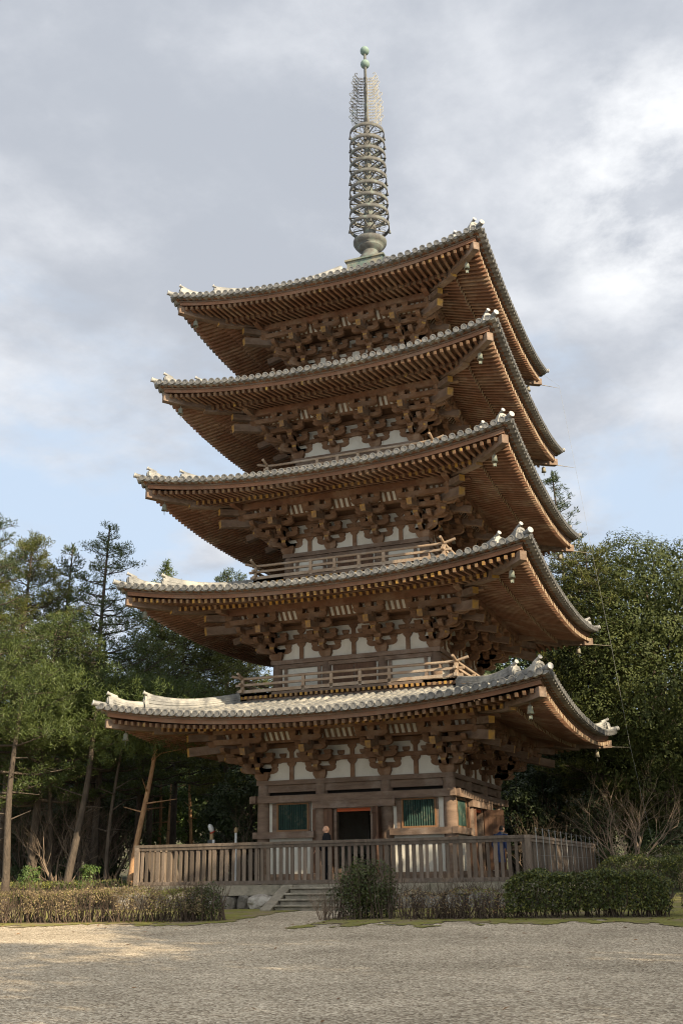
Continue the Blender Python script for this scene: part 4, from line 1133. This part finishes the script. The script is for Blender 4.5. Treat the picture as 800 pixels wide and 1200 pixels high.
# the wood behind: dark broadleaf trees, copies of three
BK = [broad_meshes(11, 1.2, 4.4, 70+k, 80, 130, .30, ('broad_dark','bark'), .3, (.2,.33)) for k in range(3)]
bk = []
for k, (px, py, D_) in enumerate([(-30,800,60),(22,820,62),(60,850,58),(75,800,72),(112,845,60),(140,800,70),(165,830,80),(196,820,82),(228,835,80),(250,800,80),(285,850,62),(300,800,76),(330,850,66),(380,850,70),(440,850,72),(520,850,70),(560,800,74),
     (592,850,62),(600,735,70),(625,790,64),(628,880,56),(668,830,66),(695,870,57),(730,820,72),(762,880,58),(800,850,64),(840,840,58),(-60,850,56),(850,760,74)]):
    p = under(px, py, D_); H = topz(px, py, D_)-p.z
    o = place('evergreen_tree', BK[k % 3], 'dark evergreen tree in the shaded wood behind the pagoda', 'tree', p, k*1.3, 1, 'dark trees of the wood behind'); o.scale = (H/11*1.05, H/11*1.05, H/11)
UT = [broad_meshes(5.5, .5, 2.0, 85+k, 40, 130, .16, ('broad_dark','bark'), .10, (.2,.34)) for k in range(2)]
for k, (px, D_, s) in enumerate([(-8,48,1.0),(16,52,1.1),(40,50,.9),(66,53,1.15),(92,49,.95),(114,53,1.0),(134,52,.9),(262,52,.9),(290,49,1.0),(612,50,.9),(650,52,1.1),(700,49,.8)]):
    place('evergreen_tree', UT[k % 2], 'low dark evergreen tree filling the grove between the trunks', 'tree', spot(px,D_), k*2.3, s, 'low dark trees of the grove')
UB = [broad_meshes(2.4, .1, 1.5, 90+k, 16, 130, .15, ('broad_dark','bark'), .06, (.25,.4)) for k in range(2)]
for k, (px, D_, s) in enumerate([(20,44,.55),(45,45,.5),(75,46,.6),(100,45,.5),(125,46,.55),(20,50,.8),(48,55,1.0),(118,52,.9),(250,50,1.0),(278,54,1.2),(298,50,1.1),(600,52,1.2),(640,50,1.1),(672,46,.7),(690,53,1.2),(760,50,1.0),(790,47,1.0),(712,44.5,.62)]):
    place('evergreen_bush', UB[k % 2], 'dark leafy bush in the undergrowth behind the fences', 'bush', spot(px,D_), k*2.1, s, 'dark bushes of the undergrowth')
# trees outside the picture on the right whose shade falls over the court
SH = broad_meshes(16, 2.5, 5.2, 101, 62, 105, .36, ('broad_dark','bark'), .4, (.2,.32))
SH2 = broad_meshes(16, 2.5, 5.2, 102, 30, 330, .32, ('broad_dark','bark'), .4, (.22,.31))
for k, (x, y, s) in enumerate([(21.5,-16.2,1.10),(25,-7,1.12),(22,-21,.92),(29,-15,1.15),(27,-27,1.12),(34,-22,1.2),(33,-34,1.0),(41,-30,1.25),(25,1,1.1),(30,8,1.15),(24,10,.95),(40,-12,1.3),(23,-43,.75),(46,-44,1.2),(30,-24.5,1.35),(24,-31.5,.96),(27,-38,.95)]):
    place('evergreen_tree', SH2 if k in (2,4,6,12,14,15,16) else SH, 'broad evergreen tree standing right of the court outside the picture', 'tree', (x,y,gz(x,y)-.1), k*1.9, s, 'trees along the right of the court')

# bare trees and shrubs
def bare_mesh(H, seed, stems=5, spread=.5, r0=.05, depth=4, twigs=3, up=.35):
    r = random.Random(seed); T = MB()
    def grow(p, d, l, rad, dep):
        n = 3; pts = [p]; rr = [rad]
        for k in range(n):
            d = (d+rv(r)*.22+Vector((0,0,.06))).normalized(); p = p+d*l/n; pts.append(p); rr.append(rad*(1-.35*(k+1)/n))
        T.tube(pts, rr, 5 if dep > 1 else 3, 0, cap=False)
        if dep == 0: return
        for k in range(twigs if dep > 1 else twigs+1):
            f = r.choice((1,2,3)); q = pts[f]; nd = (d+rv(r)*.75+Vector((0,0,up*.5))).normalized()
            grow(q, nd, l*r.uniform(.55,.85), rr[f]*.62, dep-1)
    for k in range(stems):
        a = 2*PI*k/stems+r.uniform(-.4,.4); d = Vector((math.cos(a)*spread, math.sin(a)*spread, 1)).normalized()
        grow(Vector((math.cos(a)*.05,math.sin(a)*.05,-.05)), d, H*.42, r0, depth)
    return T.mesh('bare_branches', [M['twig']])
def bare(name, H, px, D_, seed, lab, cat, grp=None, m='twig', **kw):
    me = bare_mesh(H, seed, **kw); me.materials[0] = M[m]
    return tag(link(name, me, None, spot(px, D_), seed), lab, cat, grp)
bare('bare_tree', 4.3, 735, 42, 5, 'leafless tree with many pale forking stems at the right', 'tree', None, stems=7, spread=.55, r0=.036, depth=4, twigs=3)
bare('bare_shrub', 3.2, 622, 46, 6, 'small leafless shrub right of the ground storey', 'shrub', None, 'twig', stems=5, spread=.5, r0=.03, depth=3)
bl_ = [(70,41.5,3.9,'leafless tree with pale twigs between the slim grey trunk and the thick one'),(28,46,4.6,'leafless grey tree behind the pine trunk at the left edge'),(52,48,5.2,'leafless tree with arching branches between the two left pine trunks'),(100,47,4.8,'leafless tree behind the thick leaning pine trunk'),(118,44,4.2,'bushy leafless tree in front of the slim leaning trunk'),(133,49,4.4,'leafless tree left of the orange barked trunk'),(296,48,3.6,'leafless shrub behind the left end column of the pagoda')]
for k, (px, D_, H, lab) in enumerate(bl_): bare('bare_tree', H, px, D_, 15+k, lab, 'tree', 'bare trees on the left', 'twig_dark' if k % 2 else 'twig', stems=5, spread=.6, r0=.05, depth=4, twigs=3)
# glossy bush lit by the sun left of the pagoda
p = spot(218, 67)
place('glossy_bush', broad_meshes(7.2, .3, 3.2, 111, 60, 150, .20, ('camellia','bark'), .08, (.2,.33)), 'large glossy green bush far behind the left half of the fence', 'bush', p, 0)
p = spot(176, 62)
place('glossy_bush', broad_meshes(6.2, .2, 2.2, 112, 36, 150, .19, ('camellia','bark'), .06, (.22,.36)), 'smaller glossy bush seen just right of the leaning orange barked trunk', 'bush', p, 0)

# hedges
def hedge(name, lab, x0, x1, wd, ht, seed, nleaf, mats, fullness=.25, tw=120, stem_clear=.28, leaf=.06, y0=None, dz=0, topy=0, round_=False):
    """clipped hedge from x0 to x1 whose front edge follows the court"""
    r = random.Random(seed); C = Leaf(); T = MB(); L_ = x1-x0
    xm = (x0+x1)/2; ym = (hedge_y(xm) if y0 is None else y0); zm = gz(xm, ym)
    sl = (hedge_y(x1)-hedge_y(x0))/L_ if y0 is None else 0
    def loc(u, v, h): # u along, v across, h up
        return Vector((u, v+sl*u, h+ (gz(xm+u, ym+sl*u+v)-zm)))
    def top(u):
        e_ = min(1, (min(u+L_/2, L_/2-u))/.35) if not round_ else 1
        return ht*(1+(.10 if round_ else .16)*noise.noise(Vector((u*1.3,seed,0)))+.09*noise.noise(Vector((u*4,seed,3))))*(.75+.25*max(0,e_)**.5)
    def inside():
        if round_:
            d = rv(r); f_ = (r.random()**.4)*(.80+.38*noise.noise(d*2.2+Vector((seed,0,0)))); d = d*f_; return d.x*L_*.56, wd/2+d.y*wd*.56, max(.02, ht*.46+d.z*ht*.56)
        u = r.uniform(-L_/2,L_/2); tp = top(u); t = r.random()
        if t < .42: return u, r.uniform(0,wd), tp*(1-abs(r.gauss(0,.07)))
        if t < .80: return u, abs(r.gauss(0,.10))*wd, r.uniform(stem_clear,1)**.9*tp
        return u, r.uniform(0,wd), r.uniform(stem_clear,1)*tp
    for k in range(int(tw*L_)):
        u = r.uniform(-L_/2,L_/2)*.98; v = r.uniform(.1,.9)*wd; tp = top(u)
        if k % 3 == 0:
            b0 = loc(u, v, -.05); tip = loc(u+r.uniform(-.25,.25), v+r.uniform(-.3,.3), tp*r.uniform(.5,.95))
            md = (b0+tip)/2+rv(r)*.08; T.tube([b0, md, tip], [r.uniform(.010,.022),.010,.004], 4, 0, cap=False)
        else:
            a = inside(); b0 = loc(*a); d = (rv(r)+Vector((0,-.3,.75)))*r.uniform(.12,.32); T.tube([b0, b0+d*.5+rv(r)*.03, b0+d], [.005,.004,.002], 3, 0, cap=False)
    nm = len(mats)
    for k in range(nleaf):
        u, v, h = inside(); q = loc(u, v, h)
        cl = noise.noise(Vector((u*1.6, seed+3, h*1.5)))
        if cl < -fullness-.1*r.random(): continue
        mi = 0
        if nm > 1:
            sel = noise.noise(Vector((u*.55, seed*2.0, 0)))+r.uniform(-.25,.25)+(.18 if h > .85*ht else 0)
            mi = 1 if sel > (.30 if u > -.12*L_ else -.02) else 0
            if nm > 2 and r.random() < .22: mi = 2
        C.card(q, rv(r)+Vector((0,-.35,.5)), rv(r), leaf*r.uniform(.7,1.3), leaf*.55, mi)
    o = thing(name, lab, 'hedge' if not round_ else 'bush', (xm, ym, zm))
    T.build('stems', [M['twig_dark']], o); C.build('foliage', [M[m_] for m_ in mats], o)
    return o
hedge('hedge', 'long dry brown hedge with yellow green patches left of the stairs', -11.5, -.55, 1.0, .79, 3, 17000, ('hedge_brown','hedge_yellow','hedge_brown'), .12, 230, .30, .055)
hedge('shrub', 'small green shrub at the right end of the dry hedge', -1.25, -.1, .9, 1.05, 4, 1500, ('hedge',), .3, 130, .25, .06, round_=True)
hedge('hedge', 'dense dark green clipped hedge right of the twiggy shrubs', 6.85, 10.5, 1.2, .98, 5, 14000, ('hedge','hedge','hedge_yellow'), .30, 130, .16, .078)
hedge('shrub', 'round dark green bush in front of the stairs', 2.50, 4.22, 1.45, 1.5, 6, 6500, ('hedge',), .6, 130, .1, .07, round_=True)
hedge('hedge', 'low dry hedge at the right edge beyond the green clipped hedge', 10.75, 13.5, 1.1, 1.15, 7, 5000, ('hedge_brown','hedge'), .2, 150, .2, .055)
hedge('hedge', 'low green hedge behind the right fence corner', 7.6, 16.5, 1.6, 1.0, 8, 17000, ('hedge','hedge','hedge_yellow'), .6, 60, .1, .085, y0=-1.5)
hedge('hedge', 'dark green hedge farther back at the right beyond the other hedges', 8.0, 20, 1.8, 1.15, 9, 12000, ('hedge',), .6, 50, .1, .10, y0=4.5)
hedge('hedge', 'clipped green hedge on the left between the pine trunks', -24, -7.6, 1.3, .75, 10, 14000, ('hedge','hedge_yellow'), .6, 40, .1, .09, y0=-5.5)
for k, (x, h_, lab) in enumerate([(2.35,.95,'leafless twiggy shrub in front of the stairs')]):
    me = bare_mesh(h_, 50+k, stems=10, spread=.85, r0=.014, depth=3, twigs=3, up=.5)
    tag(link('bare_shrub', me, None, (x, hedge_y(x)+.45, gz(x,hedge_y(x)+.45))), lab, 'shrub', 'twiggy shrubs in front of the platform')
hedge('hedge', 'sparse twiggy brown hedge between the round bush and the clipped green hedge', 4.3, 6.85, .7, .66, 12, 1200, ('hedge_brown','hedge_yellow','deadleaf'), .5, 270, .2, .05)
# sprigs on the left
for k, (px, D_) in enumerate([(37,36.5),(105,37)]):
    q = spot(px, D_); ms = broad_meshes(1.6, .2, .5, 130+k, 10, 45, .09, ('camellia','twig_dark'), .025, (.25,.4))
    place('sapling', ms, ['bright yellow green sapling above the left part of the dry hedge','bright yellow green sapling above the middle of the dry hedge'][k], 'sapling', q, 0)
# stone lantern over the right hedge
q = spot(775, 45)
ln = thing('stone_lantern', 'small weathered stone lantern with a mossy cap over the right hedge', 'lantern', q); ln.scale = (.55,.55,.52)
for nm, pr in (('base', [(.32,0),(.32,.12),(.2,.2),(.13,.22)]), ('shaft', [(.12,.2),(.10,.7),(.13,1.2)]), ('fire_box', [(.26,1.2),(.28,1.3),(.2,1.32),(.2,1.62),(.15,1.63)]), ('cap', [(.48,1.62),(.47,1.68),(.30,1.80),(.10,1.88),(.09,1.92),(.11,1.99),(.03,2.08)])):
    mb = MB(); mb.lathe(pr, n=6 if nm != 'shaft' else 12, smooth=False); mb.build(nm, [M['stone']], ln)
# low bench on the left among the trunks
q = spot(93, 41)
bn = thing('bench', 'low dark wooden bench among the pine trunks on the left', 'bench', q, .4)
mb = MB(); mb.box((-.75,-.18,.40),(.75,.18,.46)); mb.build('seat', [M['fence']], bn)
for sx in (-.6,.6):
    mb = MB(); mb.box((sx-.05,-.15,0),(sx+.05,.15,.40)); mb.build('leg', [M['fence']], bn)

# ------------------------------------------------------------------ sky and sun
SUN_EL, SUN_AZ = 27, None
sx_, sy_ = .90, -.436
az = math.atan2(sx_, sy_)         # clockwise from +Y
wld = bpy.data.worlds.new('World'); scene.world = wld; wld.use_nodes = True; nt = wld.node_tree; nt.nodes.clear(); L = nt.links.new
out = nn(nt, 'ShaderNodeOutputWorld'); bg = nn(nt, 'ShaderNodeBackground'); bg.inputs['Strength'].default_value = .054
sky = nn(nt, 'ShaderNodeTexSky'); sky.sky_type = 'NISHITA'; sky.sun_disc = False; sky.sun_elevation = R(SUN_EL); sky.sun_rotation = az
sky.air_density = 1.0; sky.dust_density = 1.2; sky.ozone_density = 1.0
tc = nn(nt, 'ShaderNodeTexCoord'); sep = nn(nt, 'ShaderNodeSeparateXYZ'); L(tc.outputs['Generated'], sep.inputs[0])
def math_(op, a, b=None, c=None):
    n = nn(nt, 'ShaderNodeMath', operation=op)
    for k, v in enumerate((a,b,c)):
        if v is None: continue
        if isinstance(v, (int,float)): n.inputs[k].default_value = v
        else: L(v, n.inputs[k])
    return n.outputs[0]
den = math_('ADD', math_('MAXIMUM', sep.outputs[2], 0), .22)
cx = math_('DIVIDE', sep.outputs[0], den); cy = math_('DIVIDE', sep.outputs[1], den)
cmb = nn(nt, 'ShaderNodeCombineXYZ'); L(cx, cmb.inputs[0]); L(cy, cmb.inputs[1])
def cloud_noise(sc, det, ro, off, dist=.4):
    mp = nn(nt, 'ShaderNodeMapping'); mp.inputs['Location'].default_value = off; L(cmb.outputs[0], mp.inputs[0])
    n = nn(nt, 'ShaderNodeTexNoise'); n.inputs['Scale'].default_value = sc; n.inputs['Detail'].default_value = det; n.inputs['Roughness'].default_value = ro; n.inputs['Distortion'].default_value = dist
    L(mp.outputs[0], n.inputs['Vector']); return n.outputs[0]
n1 = cloud_noise(2.3, 10, .58, (8.69,14.49,10.72), .2); n2 = cloud_noise(1.5, 10, .55, (9.94,16.57,4.5), .15); n3 = cloud_noise(4.2, 9, .62, (19.51,10.36,1.98), .1); n4 = cloud_noise(1.6, 10, .6, (3.1,5.7,7.2), .5)
cov = math_('ADD', math_('MULTIPLY', math_('SUBTRACT', n1, .5), 2.3), math_('MULTIPLY', math_('SUBTRACT', sep.outputs[2], .40), 4.2))
rc = nn(nt, 'ShaderNodeValToRGB'); rc.color_ramp.interpolation = 'EASE'; rc.color_ramp.elements[0].position = .0; rc.color_ramp.elements[1].position = .55; wisp = math_('MULTIPLY', math_('MAXIMUM', math_('SUBTRACT', n4, .50), 0), 2.6); L(math_('MAXIMUM', math_('ADD', cov, .27), wisp), rc.inputs[0])
rcol = nn(nt, 'ShaderNodeValToRGB'); rcol.color_ramp.interpolation = 'EASE'
rcol.color_ramp.elements[0].position = .42; rcol.color_ramp.elements[0].color = (5.0,5.35,6.0,1)
rcol.color_ramp.elements[1].position = .64; rcol.color_ramp.elements[1].color = (8.9,9.1,9.5,1)
L(math_('ADD', math_('MULTIPLY', n2, .75), math_('MULTIPLY', n3, .25)), rcol.inputs[0])
# thin haze over the blue near the horizon
hz = nn(nt, 'ShaderNodeMix', data_type='RGBA'); hz.inputs[0].default_value = .86; L(sky.outputs[0], hz.inputs[6]); hz.inputs[7].default_value = (6.5,7.8,9.5,1)
mx = nn(nt, 'ShaderNodeMix', data_type='RGBA'); L(rc.outputs[0], mx.inputs[0]); L(hz.outputs[2], mx.inputs[6]); L(rcol.outputs[0], mx.inputs[7])
# added fill light: sky behind the camera brightened and warmed to lift the shade
# a break where the sun lights a cloud white, high to the right of the pagoda
bd = nn(nt, 'ShaderNodeVectorMath', operation='DOT_PRODUCT'); L(tc.outputs['Generated'], bd.inputs[0]); bd.inputs[1].default_value = tuple((_d*FPX+_r2*375+_u2*385).normalized())
bs = nn(nt, 'ShaderNodeMapRange', interpolation_type='SMOOTHSTEP'); bs.inputs[1].default_value = .9905; bs.inputs[2].default_value = .9995; L(bd.outputs['Value'], bs.inputs[0])
bp_ = math_('MULTIPLY', bs.outputs[0], math_('MULTIPLY', math_('MAXIMUM', math_('SUBTRACT', n3, .40), 0), 4.2))
bm2 = nn(nt, 'ShaderNodeMix', data_type='RGBA'); L(math_('MINIMUM', bp_, 1), bm2.inputs[0]); L(mx.outputs[2], bm2.inputs[6]); bm2.inputs[7].default_value = (11.0,11.1,11.2,1); mx = bm2
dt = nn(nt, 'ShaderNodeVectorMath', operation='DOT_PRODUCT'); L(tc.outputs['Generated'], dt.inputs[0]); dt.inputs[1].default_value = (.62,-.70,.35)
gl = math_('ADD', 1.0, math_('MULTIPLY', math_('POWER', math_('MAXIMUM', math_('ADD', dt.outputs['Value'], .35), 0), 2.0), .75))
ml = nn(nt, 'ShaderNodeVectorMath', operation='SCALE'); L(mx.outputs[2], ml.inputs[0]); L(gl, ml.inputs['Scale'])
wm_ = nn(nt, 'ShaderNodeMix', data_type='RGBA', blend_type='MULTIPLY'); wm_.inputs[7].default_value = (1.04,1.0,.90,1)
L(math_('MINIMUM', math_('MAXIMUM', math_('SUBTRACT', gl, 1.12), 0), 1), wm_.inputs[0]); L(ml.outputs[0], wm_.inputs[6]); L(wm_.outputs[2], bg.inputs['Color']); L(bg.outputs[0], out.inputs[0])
sl = bpy.data.lights.new('sun', 'SUN'); sl.energy = 5.0; sl.angle = R(.5); sl.color = (1,.85,.62)
so = link('sun', sl); sd = Vector((sx_*math.cos(R(SUN_EL)), sy_*math.cos(R(SUN_EL)), math.sin(R(SUN_EL))))
so.rotation_euler = sd.to_track_quat('Z', 'Y').to_euler(); so.location = sd*80
scene.view_settings.view_transform = 'Standard'; scene.view_settings.look = 'None'
scene.view_settings.exposure = .98; scene.view_settings.gamma = 1; scene.view_settings.use_curve_mapping = False
scene.render.engine = 'CYCLES'; scene.cycles.filter_width = 1.1
scene.cycles.max_bounces = 6; scene.cycles.diffuse_bounces = 2; scene.cycles.transmission_bounces = 3; scene.cycles.transparent_max_bounces = 4
